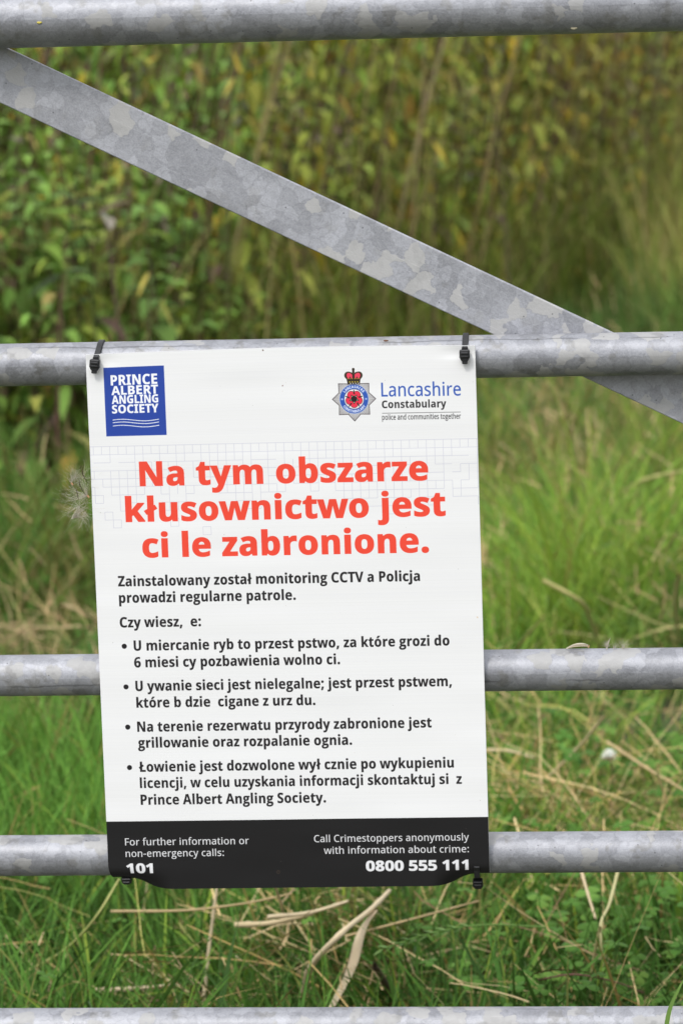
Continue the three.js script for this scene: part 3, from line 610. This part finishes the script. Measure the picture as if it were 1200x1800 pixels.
// ---------------------------------------------------------------- the stand of tall weeds
const weeds = new Ribbons(), nettles = new Ribbons();
function leaf(R, base, dir, len, w, droop, col, fold = 0.25) {   // a lance shaped leaf that arches over
  const pts = [], wid = [], p = base.clone(), d = dir.clone(); const n = 5;
  for (let k = 0; k <= n; k++) { const f = k / n; pts.push(p.clone()); wid.push(w * Math.sin(Math.PI * Math.pow(clamp(f + 0.03), 0.72)) * 0.98 + 0.0005); p.addScaledVector(d, len / n); d.y -= droop / n; d.normalize(); }
  const s = new THREE.Vector3(-dir.z, 0.2 * gauss(), dir.x).normalize();
  R.add(pts, wid, s, col, fold);
}
const LG = [[0.25, 0.36, 0.055], [0.31, 0.41, 0.06], [0.19, 0.31, 0.055], [0.43, 0.43, 0.08], [0.36, 0.30, 0.10], [0.24, 0.42, 0.07]];
function stalkPath(b, h, leanAz, lean, wob = 0.02) {
  const pts = []; for (let k = 0; k <= 8; k++) { const f = k / 8; pts.push(new THREE.Vector3(b.x + Math.cos(leanAz) * lean * h * f * (0.5 + 0.5 * f) + gauss() * wob * 0.4, b.y + h * f, b.z + Math.sin(leanAz) * lean * h * f * (0.5 + 0.5 * f) + gauss() * wob * 0.4)); } return pts;
}
function weedPlant(R, b, h, opt = {}) {
  const pts = stalkPath(b, h, opt.az ?? rr(0, 6.28), opt.lean ?? Math.abs(gauss()) * 0.22), stem = jitter(rnd() < 0.35 ? [0.10, 0.055, 0.045] : rnd() < 0.5 ? [0.11, 0.12, 0.04] : [0.30, 0.23, 0.12], 0.25);
  R.tube(pts, pts.map((_, k) => 0.0038 * (1 - 0.55 * k / 8)), stem, 4);
  const n = Math.round(h * (opt.dense ?? 42)), tone = opt.tone ?? pick(LG), yel = opt.yellow ?? 0.05;
  for (let k = 0; k < n; k++) {
    const f = Math.pow((k + rnd()) / n, 0.85), q = f * 8, i = Math.min(7, Math.floor(q)), at = pts[i].clone().lerp(pts[i + 1], q - i), a = k * 2.4 + rr(-0.4, 0.4);
    const L = (opt.len ?? 0.085) * rr(0.6, 1.25) * (1 - 0.45 * f * f), up = f > 0.75 ? rr(0.1, 0.9) : rr(-0.9, 0.5);
    let c = jitter(rnd() < 0.75 ? tone : pick(LG), 0.25);
    if (rnd() < yel * (f < 0.7 ? 1.3 : 0.5)) c = jitter(rnd() < 0.6 ? [0.66, 0.48, 0.05] : [0.45, 0.28, 0.06], 0.2);
    else if (rnd() < 0.06) c = jitter([0.16, 0.10, 0.075], 0.25);
    else if (f < 0.55 && rnd() < 0.1) c = jitter([0.13, 0.10, 0.045], 0.2);
    leaf(R, at, new THREE.Vector3(Math.cos(a), up, Math.sin(a)).normalize(), L, L * (opt.wide ?? 0.1) * rr(0.8, 1.2), rr(0.9, 2.4), c);
  }
  if (opt.seed !== false && rnd() < 0.35) for (let k = 0; k < 9; k++) { const at = pts[8].clone().add(new THREE.Vector3(gauss() * 0.02, rr(-0.12, 0.03), gauss() * 0.02)); leaf(R, at, new THREE.Vector3(gauss(), 1, gauss()).normalize(), rr(0.02, 0.05), 0.0035, 0.4, jitter([0.24, 0.18, 0.13], 0.25)); }
}
for (let k = 0; k < 760; k++) {
  const s = rr(-1.75, 1.75), e = standEdge(s), t = e + 0.1 + Math.pow(rnd(), 1.4) * 2.6, b = placeAt(t, s);
  const gap = vnoise(b.x * 4 + 30, b.z * 2.5 + 30, 31), hue = vnoise(b.x * 2.6 + 60, b.z * 1.4 + 60, 32); if (rnd() > sm(0.1, 0.55, gap) + 0.25) continue;
  const [px] = seenAt(b.x, 0.6, b.z), right = sm(820, 1150, px), back = sm(0.15, 0.8, t - e);
  weedPlant(weeds, b, (0.55 + 0.75 * back + 0.2 * rnd()) * rr(0.8, 1.15), { dense: 44, len: (0.092 - 0.018 * right) * rr(0.75, 1.3), wide: rr(0.075, 0.16), tone: rnd() < sm(520, 900, px) * 0.55 ? pick([LG[3], [0.40, 0.36, 0.09], [0.28, 0.37, 0.08], [0.38, 0.41, 0.08]]) : rnd() < 0.5 * (1 - sm(250, 600, px)) ? pick([[0.16, 0.28, 0.06], [0.20, 0.34, 0.065]]) : mixc(hue < 0.5 ? LG[5] : LG[3], pick(LG), 0.45), yellow: 0.075 + 0.05 * sm(450, 900, px), lean: 0.08 + Math.abs(gauss()) * 0.2, az: gauss() * 0.9 });
}
// bare stalks, dry or purplish, rising through the front of the stand
for (let k = 0; k < 60; k++) {
  const s = rr(-0.75, 1.2), t = standEdge(s) + rr(-0.15, 0.6), b = placeAt(t, s), pts = stalkPath(b, rr(0.6, 1.25), gauss() * 0.6, rr(0.05, 0.3), 0.012), r = rr(0.0026, 0.0055);
  weeds.tube(pts, pts.map((_, j) => r * (1 - 0.5 * j / 8)), jitter(pick([[0.40, 0.31, 0.15], [0.12, 0.05, 0.05], [0.30, 0.27, 0.09], [0.16, 0.09, 0.06]]), 0.2), 5);
}
// behind them a hedge bank of the same growth, so that nothing but leaves shows between
for (let k = 0; k < 420; k++) {
  const s = rr(-3.4, 3.2), t = standEdge(clamp(s, -1, 1.2)) + rr(2.3, 4.2), b = placeAt(t, s);
  weedPlant(weeds, b, rr(1.2, 1.9), { len: 0.11, wide: 0.16, dense: 34, yellow: 0.05 });
}
// long grasses growing up through the edge of the weeds
for (let k = 0; k < 2600; k++) {
  const s = rr(-1.2, 1.4), t = standEdge(s) + rr(-0.45, 0.5), b = placeAt(t, s), az = rr(0, 6.28), L = rr(0.3, 0.75), pts = [], wid = []; let a = Math.abs(gauss()) * 0.3; const d = new THREE.Vector3(Math.cos(az), 0, Math.sin(az)), p = b.clone(), bend = rr(0.2, 1.6);
  for (let j = 0; j <= 6; j++) { pts.push(p.clone()); wid.push(0.0022 * (1 - (j / 6) ** 2) + 0.0003); p.addScaledVector(d, Math.sin(a) * L / 6); p.y = Math.max(0.02, p.y + Math.cos(a) * L / 6); a += bend / 6; }
  weeds.add(pts, wid, new THREE.Vector3(-d.z, 0, d.x), jitter(rnd() < 0.7 ? [0.18, 0.24, 0.035] : [0.34, 0.27, 0.11], 0.25));
}
tag(mesh('tall_weeds', weeds.geometry(), weedMat, scene), 'thick stand of tall leafy weeds across the back', 'weeds', null, 'stuff');
// broad leaved growth in front of the stand on the left
for (let k = 0; k < 330; k++) {
  const s = rr(-1.25, -0.1), t = standEdge(s) + rr(-0.5, 0.45), b = placeAt(t, s);
  weedPlant(nettles, b, rr(0.2, 0.8) * (1 - 0.5 * sm(-0.5, -0.1, s)), { len: rr(0.055, 0.115), wide: rr(0.14, 0.24), dense: 46, tone: pick([[0.18, 0.31, 0.055], [0.22, 0.37, 0.06], [0.14, 0.25, 0.05], [0.29, 0.35, 0.06]]), yellow: 0.035, seed: false });
}
tag(mesh('nettle_patch', nettles.geometry(), weedMat, scene), 'lower broad leaved nettles at the left, in front of the tall weeds', 'nettles', null, 'stuff');

// a few plants that stand out of the mass
function lone(label, px, py, dist, leafSpec, stemCol, h0 = 0) {
  const top = atDist(px, py, dist), base = new THREE.Vector3(top.x + rr(-0.06, 0.06), 0, top.z + 0.02);
  const t = thing('weed_plant', label, 'weed', [base.x, 0, base.z]);
  const R = new Ribbons(), up = top.clone().sub(base); up.y += h0;
  const pts = []; for (let k = 0; k <= 6; k++) { const f = k / 6; pts.push(new THREE.Vector3(up.x * f * f, up.y * f, up.z * f)); }
  R.tube(pts, pts.map((_, k) => 0.004 * (1 - 0.55 * k / 6)), stemCol, 6);
  mesh('stem', R.geometry(), weedMat, t);
  for (const [dx, dy, L, w, az, rise, droop, col] of leafSpec) {
    const Q = new Ribbons(), at = top.clone().sub(base).add(new THREE.Vector3(dx, dy, 0.01));
    leaf(Q, at, new THREE.Vector3(Math.cos(az), rise, Math.sin(az)).normalize(), L, w, droop, col, 0.3);
    mesh('leaf', Q.geometry(), weedMat, t);
  }
}
const YEL = [0.62, 0.46, 0.06], YL2 = [0.50, 0.42, 0.09], PALE = [0.34, 0.34, 0.26], GRN = [0.07, 0.13, 0.03];
lone('weed with one drooping yellow leaf right of the diagonal bar', 762, 250, 7.9, [[0, 0, 0.055, 0.011, 0.5, -1.2, 0.3, YEL], [0, -0.02, 0.06, 0.008, 3, 0.5, 1.2, GRN], [0, -0.05, 0.06, 0.008, 1.2, 0.4, 1.2, GRN]], [0.11, 0.08, 0.05]);
lone('weed with an upright yellow leaf just under the top rail, right of centre', 855, 85, 8.05, [[0, 0, 0.055, 0.010, 0.2, -2.5, 0.1, YEL], [0, 0.02, 0.06, 0.008, 3, 0.5, 1.2, GRN]], [0.12, 0.10, 0.05]);
lone('weed with a yellow leaf under the top rail above the diagonal bar', 410, 92, 7.25, [[0, 0, 0.052, 0.011, 0.1, -2.5, 0.1, YEL], [0, -0.05, 0.045, 0.008, 2.6, -1.5, 0.2, YL2], [0, 0.02, 0.06, 0.008, 3, 0.5, 1.2, GRN]], [0.10, 0.11, 0.04]);
lone('weed with a torn yellow leaf between the bar and the top left tie', 262, 478, 6.5, [[0, 0, 0.05, 0.011, 2.4, -1.4, 0.6, YL2], [0.02, -0.05, 0.055, 0.007, 0.4, -1.8, 0.3, [0.36, 0.36, 0.08]], [0, -0.03, 0.06, 0.012, 3.3, 0.3, 1, GRN]], [0.13, 0.10, 0.05]);
lone('weed with pale withered leaves below the diagonal bar at the left', 182, 372, 6.6, [[0, 0, 0.035, 0.008, 0.6, -1.3, 0.6, PALE], [0.015, -0.01, 0.03, 0.008, 1.5, -0.8, 0.5, [0.30, 0.27, 0.22]], [0, -0.03, 0.06, 0.010, 3.2, 0.3, 1, GRN]], [0.14, 0.09, 0.07]);
lone('leafy weed with a bright green tip below the bar at the left', 132, 300, 6.65, [[0, 0, 0.05, 0.008, 1.2, 2.2, 0.2, [0.19, 0.26, 0.05]], [0, -0.01, 0.05, 0.008, 2.4, 1.4, 0.4, [0.16, 0.24, 0.04]], [0, -0.02, 0.055, 0.009, 0.2, 1, 0.6, [0.12, 0.19, 0.035]], [0, -0.05, 0.07, 0.010, 3.6, 0.5, 1, GRN], [0, -0.06, 0.07, 0.010, -0.5, 0.4, 1, GRN]], [0.08, 0.11, 0.03]);
lone('weed with a broad grey green leaf low at the left', 108, 480, 6.45, [[0, 0, 0.085, 0.014, 3.6, -0.5, 0.3, [0.16, 0.21, 0.13]], [0, 0.0, 0.06, 0.012, 0.3, 0.5, 1.1, GRN]], [0.13, 0.05, 0.05]);

// ---------------------------------------------------------------- single stalks one can pick out
function stalk(name, label, category, points, r, col, opt = {}) {     // points: [px, py, height]
  const w = points.map(([px, py, h]) => onGround(px, py, h)), c = new THREE.CatmullRomCurve3(w, false, 'centripetal', 0.3);
  const base = w[0].clone(); base.y = 0;
  const pts = c.getPoints(opt.steps ?? 18).map((p) => p.sub(base)), R = new Ribbons();
  if (opt.flat) R.add(pts, pts.map((_, k) => r * (0.75 + 0.35 * Math.sin(Math.PI * Math.min(1, k / pts.length * 1.1 + 0.1)))), new THREE.Vector3(opt.flat, 0.6, 0.3).normalize(), col, 0.5);
  else R.tube(pts, pts.map((_, k) => r * (1 - 0.35 * k / pts.length) * (k % 6 === 3 ? 1.25 : 1)), col, 7);
  const m = mesh(name, R.geometry(), opt.green ? grassMat : strawMat, scene);
  m.position.copy(base);
  tag(m, label, category, opt.group);
  return m;
}
const S1 = [0.52, 0.41, 0.24], S2 = [0.44, 0.32, 0.16], S3 = [0.58, 0.47, 0.30];
stalk('dry_stalk', 'pale upright stalk below the black band, left of centre', 'stalk', [[357, 1775, 0.05], [366, 1680, 0.10], [382, 1555, 0.17]], 0.0021, S3);
stalk('dry_stalk', 'long thin straw lying level just under the notice', 'stalk', [[196, 1602, 0.14], [330, 1600, 0.15], [430, 1588, 0.15], [512, 1571, 0.15]], 0.0014, S2);
stalk('dry_stalk', 'thick bleached straw of the bundle under the notice', 'stalk', [[415, 1626, 0.13], [480, 1622, 0.14], [550, 1606, 0.145]], 0.0030, S1);
stalk('dry_stalk', 'upper straw crossing the bleached bundle under the notice', 'stalk', [[470, 1612, 0.15], [545, 1604, 0.15], [612, 1584, 0.16]], 0.0022, S3);
stalk('dry_stalk', 'short upright straw standing in the bleached bundle', 'stalk', [[500, 1622, 0.10], [494, 1590, 0.16], [484, 1560, 0.19]], 0.0017, S1);
stalk('dry_stalk', 'arched pale stalk curving up right of the bundle', 'stalk', [[534, 1742, 0.08], [552, 1690, 0.13], [596, 1644, 0.16], [652, 1598, 0.16], [684, 1566, 0.15]], 0.0033, S3);
stalk('dry_stalk', 'straight straw slanting from the arched stalk up to the tie', 'stalk', [[606, 1646, 0.14], [700, 1622, 0.15], [840, 1584, 0.15]], 0.0013, S2);
stalk('dry_leaf_blade', 'broad flat withered blade beside the arched stalk', 'dry leaf', [[584, 1768, 0.09], [618, 1700, 0.12], [634, 1640, 0.15], [662, 1596, 0.16]], 0.0062, [0.47, 0.38, 0.25], { flat: 1 });
stalk('dry_stalk', 'bleached straw lying near the bottom rail at the left', 'stalk', [[160, 1742, 0.08], [230, 1738, 0.09], [312, 1733, 0.085]], 0.0026, S3);
stalk('dry_stalk', 'kinked straw right of the bottom corner, upper piece', 'stalk', [[1020, 1528, 0.17], [1032, 1570, 0.16], [1046, 1615, 0.15]], 0.0018, S1);
stalk('dry_stalk', 'bent straw standing to the bottom rail on the right', 'stalk', [[1086, 1528, 0.18], [1070, 1590, 0.16], [1055, 1627, 0.15], [1060, 1700, 0.11], [1068, 1778, 0.06]], 0.0017, [0.46, 0.42, 0.20]);
stalk('dry_stalk', 'yellowish straw forking left from the bent one', 'stalk', [[1054, 1630, 0.15], [1042, 1690, 0.11], [1032, 1776, 0.06]], 0.0016, [0.44, 0.38, 0.17]);
stalk('runner_stem', 'thin red brown stem arching over clover at lower right', 'stem', [[880, 1742, 0.09], [950, 1722, 0.12], [1010, 1713, 0.13], [1080, 1726, 0.12], [1142, 1750, 0.10]], 0.0010, [0.15, 0.06, 0.045]);
stalk('dry_stalk', 'pale straw crossing the grass above the fourth rail', 'stalk', [[964, 1365, 0.09], [1010, 1320, 0.13], [1062, 1258, 0.19]], 0.0020, S1);
stalk('dry_stalk', 'straw running down to the right edge beside the clover flower', 'stalk', [[1066, 1304, 0.14], [1136, 1350, 0.13], [1210, 1394, 0.12]], 0.0018, S2);
stalk('dry_stalk', 'short level straw right of the notice above the fourth rail', 'stalk', [[850, 1318, 0.12], [895, 1320, 0.12], [938, 1332, 0.12]], 0.0020, S1);
stalk('dry_stalk', 'upright straw at the right edge above the fourth rail', 'stalk', [[1155, 1362, 0.15], [1180, 1430, 0.10], [1200, 1470, 0.07]], 0.0017, S2);
stalk('dry_stalk', 'bent yellow stalk above the third rail, right of the notice', 'stalk', [[954, 1020, 0.24], [1018, 1056, 0.21], [1036, 1090, 0.17], [1054, 1142, 0.10]], 0.0030, [0.40, 0.36, 0.13]);
stalk('dry_stalk', 'short upright stalk at the right edge above the third rail', 'stalk', [[1192, 1012, 0.25], [1186, 1060, 0.19], [1192, 1130, 0.10]], 0.0027, [0.42, 0.36, 0.16]);
stalk('dry_stalk', 'leaning yellow stalk close to the notice above the third rail', 'stalk', [[902, 1146, 0.08], [930, 1112, 0.13], [958, 1082, 0.17]], 0.0024, [0.34, 0.32, 0.10]);
stalk('seeding_grass', 'arching pale seed stem right of the notice below the second rail', 'grass', [[1100, 864, 0.22], [1130, 844, 0.25], [1175, 832, 0.26], [1215, 830, 0.25]], 0.0032, [0.38, 0.34, 0.13]);
stalk('dry_stalk', 'curved straw in the brown patch at the left edge', 'stalk', [[34, 1072, 0.07], [46, 1050, 0.11], [60, 1034, 0.14]], 0.0028, [0.40, 0.31, 0.14]);
stalk('dry_stalk', 'curved straw running to the notice over the brown patch', 'stalk', [[112, 1062, 0.11], [140, 1074, 0.10], [172, 1092, 0.08]], 0.0028, [0.42, 0.32, 0.17]);
stalk('dry_stalk', 'thin yellow stem leaning across the grass at lower left', 'stalk', [[40, 1712, 0.07], [120, 1665, 0.12], [170, 1610, 0.16], [210, 1545, 0.19]], 0.0014, [0.42, 0.42, 0.14]);
{
  // a spike of rye grass
  const w = [[672, 1668, 0.15], [760, 1640, 0.16], [850, 1626, 0.165], [960, 1630, 0.16]].map(([a, b, h]) => onGround(a, b, h)), c = new THREE.CatmullRomCurve3(w), base = w[0].clone(); base.y = 0;
  const t = thing('rye_grass_spike', 'pale green rye grass spike lying across, below the notice', 'grass spike', base.toArray());
  const R = new Ribbons(); R.tube(c.getPoints(24).map((p) => p.sub(base)), 0.0009, [0.17, 0.30, 0.07], 5); mesh('stem', R.geometry(), grassMat, t);
  const Q = new Ribbons();
  for (let k = 0; k < 16; k++) { const f = k / 26, p = c.getPoint(f).sub(base), d = c.getTangent(f).multiplyScalar(-1); d.y += k % 2 ? 0.45 : -0.35; leaf(Q, p, d.normalize(), 0.011, 0.0018, 0.1, jitter([0.20, 0.33, 0.10], 0.12)); }
  mesh('seed_head', Q.geometry(), grassMat, t);
}
{
  // a broken hollow stem
  const a = onGround(704, 1776, 0.05), b = onGround(658, 1698, 0.115), d = b.clone().sub(a), L = d.length();
  const sh = [[0.0035, 0], [0.0037, L * 0.5], [0.0034, L], [0.0022, L - 0.001], [0.0021, L - 0.03]].map(([r, y]) => new THREE.Vector2(r, y));
  const g = new THREE.LatheGeometry(sh, 18); const P = g.attributes.position;
  for (let k = 0; k < P.count; k++) if (P.getY(k) > L - 0.002) P.setY(k, P.getY(k) + 0.0035 * Math.sin(3 * Math.atan2(P.getZ(k), P.getX(k))));
  g.computeVertexNormals();
  const m = mesh('broken_stem', g, new THREE.MeshStandardMaterial({ name: 'old stem', color: new THREE.Color(0.10, 0.068, 0.042), roughness: 0.8, side: THREE.DoubleSide }), scene);
  m.position.copy(a); m.quaternion.setFromUnitVectors(new THREE.Vector3(0, 1, 0), d.normalize());
  tag(m, 'dark broken hollow stem sticking up at the bottom rail', 'stem');
}
{
  // the white clover flower
  const p = onGround(1070, 1331, 0.13), t = thing('clover_flower', 'white clover flower in the grass above the fourth rail', 'flower', [p.x, 0, p.z]);
  const R = new Ribbons(); R.tube([new THREE.Vector3(0.012, 0.02, 0.02), new THREE.Vector3(0.008, 0.07, 0.006), new THREE.Vector3(0.002, p.y - 0.006, 0)], 0.0009, [0.22, 0.22, 0.08], 5); mesh('stem', R.geometry(), grassMat, t);
  const Q = new Ribbons(), B = new Ribbons();
  for (let k = 0; k < 46; k++) { const y = 1 - 1.35 * k / 45, a = k * 2.4, r = Math.sqrt(Math.max(0, 1 - y * y)), d = new THREE.Vector3(r * Math.cos(a), y + 0.15, r * Math.sin(a)).normalize(), at = new THREE.Vector3(0, p.y, 0).addScaledVector(d, 0.002); leaf(y < -0.15 ? B : Q, at, d, 0.0085, 0.0017, y < -0.15 ? 1.5 : 0.1, jitter(y < -0.15 ? [0.42, 0.27, 0.15] : [0.88, 0.88, 0.82], 0.04), 0.4); }
  mesh('petals', Q.geometry(), fluffMat, t); mesh('withered_petals', B.geometry(), fluffMat, t);
}
{
  // a green blade standing in front of the bottom rail
  const a = onPlane(1168, 1835, 0.05), b = onPlane(1176, 1775, 0.045), c = onPlane(1192, 1738, 0.04), e = onPlane(1204, 1716, 0.035), base = a.clone(); base.y = 0;
  const pts = new THREE.CatmullRomCurve3([base.clone(), a, b, c, e]).getPoints(16).map((p) => p.sub(base)), R = new Ribbons();
  R.add(pts, pts.map((_, k) => 0.0019 * (1 - Math.pow(k / 16, 2.5)) + 0.0002), new THREE.Vector3(1, 0.1, 0.3).normalize(), [0.13, 0.23, 0.045], 0.4);
  const m = mesh('lone_grass', R.geometry(), grassMat, scene); m.position.copy(base); tag(m, 'single green blade in front of the bottom rail at the right', 'grass');
}
// ---------------------------------------------------------------- seed fluff caught on the notice and on the third rail
const fluffCol = [0.66, 0.61, 0.50];
function tuft(R, c, n, len, dir, spread, r = 0.000055) {
  for (let k = 0; k < n * 2; k++) {
    const d = dir.clone().add(new THREE.Vector3(gauss() * spread, gauss() * spread, gauss() * spread * 0.5)).normalize(), L = len * rr(0.55, 1.1), pts = [], curl = new THREE.Vector3(gauss(), gauss(), gauss()).multiplyScalar(2.0); const p = c.clone();
    for (let j = 0; j <= 6; j++) { pts.push(p.clone()); p.addScaledVector(d, L / 6); d.addScaledVector(curl, 1 / 6).normalize(); }
    R.tube(pts, pts.map((_, j) => r * (1 - 0.5 * j / 6)), jitter(fluffCol, 0.1), 3);
  }
}
{
  const o = onPlane(146, 868, 0.020), t = thing('thistle_seed_fluff', 'tangle of pale seed fluff caught on the left edge of the notice', 'seed fluff', o.toArray()), at = (px, py, dz = 0) => onPlane(px, py, 0.020 + dz).sub(o);
  const F = new Ribbons();
  tuft(F, at(126, 849, 0.001), 20, 0.015, new THREE.Vector3(0.25, 0.9, 0), 0.55);
  tuft(F, at(134, 838), 14, 0.014, new THREE.Vector3(0, -0.2, 0.1), 1.2);
  tuft(F, at(154, 871), 34, 0.026, new THREE.Vector3(-0.7, -0.15, 0), 0.75);
  tuft(F, at(154, 871), 16, 0.02, new THREE.Vector3(-0.3, 0.9, 0), 0.45);
  tuft(F, at(126, 912), 16, 0.017, new THREE.Vector3(0.75, 0.55, 0), 0.35, 0.00016);
  tuft(F, at(140, 890), 26, 0.022, new THREE.Vector3(-0.2, -0.3, 0), 1.1);
  tuft(F, at(150, 900), 16, 0.018, new THREE.Vector3(-0.1, -0.7, 0), 0.8);
  tuft(F, at(146, 840), 16, 0.018, new THREE.Vector3(0.1, 0.3, 0), 1.0);
  mesh('fluff', F.geometry(), fluffMat, t);
  for (const line of [[[148, 816], [145, 828], [149, 840], [156, 850]], [[140, 843], [141, 853], [146, 863], [151, 870]], [[133, 858], [136, 866], [137, 872], [139, 878]], [[144, 818], [141, 825]]]) {
    const A = new Ribbons(), pts = new THREE.CatmullRomCurve3(line.map(([a, b]) => at(a, b, 0.003))).getPoints(10); A.tube(pts, pts.map((_, k) => 0.00035 * Math.sin(Math.PI * (0.15 + 0.75 * k / 10))), [0.06, 0.03, 0.025], 5); mesh('awn', A.geometry(), strawMat, t);
  }
  const S = new Ribbons(); for (const [a, b] of [[126, 849], [154, 871]]) S.tube([at(a, b, 0.001), at(a + 3, b + 4, 0.002)], [0.0007, 0.0004], [0.5, 0.25, 0.13], 5); mesh('seed', S.geometry(), strawMat, t);
}
{
  const y = RAILS[2][0] + RAILS[2][1], p = onPlane(1016, 1137, 0); p.y = y;
  const t = thing('feathery_seed', 'flattened cream seed head lying on the third rail, right of the notice', 'seed head', [p.x, y, 0.002]);
  const F = new Ribbons();
  for (let k = 0; k < 30; k++) { const a = gauss() * 0.25, pts = []; for (let j = 0; j <= 6; j++) { const f = j / 6; pts.push(new THREE.Vector3(0.0075 - 0.017 * f, 0.0008 + 0.0042 * Math.sin(Math.PI * (0.25 + 0.72 * f)) * (0.45 + 0.55 * ((k % 6) / 5)), a * 0.008 * Math.sin(Math.PI * f) + 0.001)); } F.tube(pts, 0.00018, jitter([0.70, 0.62, 0.46], 0.1), 3); }
  mesh('plume', F.geometry(), fluffMat, t);
  const S = new Ribbons(); S.tube([new THREE.Vector3(0.0075, 0.0015, 0.001), new THREE.Vector3(0.0085, 0.0035, 0.001)], [0.0006, 0.0003], [0.5, 0.3, 0.16], 5); mesh('seed', S.geometry(), strawMat, t);
  const q = onPlane(1070, 1138, 0), u = thing('feathery_seed', 'white feathery plume standing on the third rail towards the right', 'seed head', [q.x, y, 0.002]), H = new Ribbons();
  tuft(H, new THREE.Vector3(-0.002, 0, 0), 40, 0.007, new THREE.Vector3(0.05, 1, 0), 0.5);
  tuft(H, new THREE.Vector3(0.003, 0, 0), 18, 0.007, new THREE.Vector3(0.5, 0.8, 0), 0.6); tuft(H, new THREE.Vector3(0.010, 0, 0), 26, 0.009, new THREE.Vector3(0.3, 0.8, 0), 0.9);
  H.tube([new THREE.Vector3(-0.002, 0, 0), new THREE.Vector3(-0.0005, 0.006, 0), new THREE.Vector3(0.001, 0.0088, 0)], [0.0006, 0.0004, 0.0001], fluffCol, 4);
  mesh('plume', H.geometry(), fluffMat, u);
}
renderer.render(scene, camera);
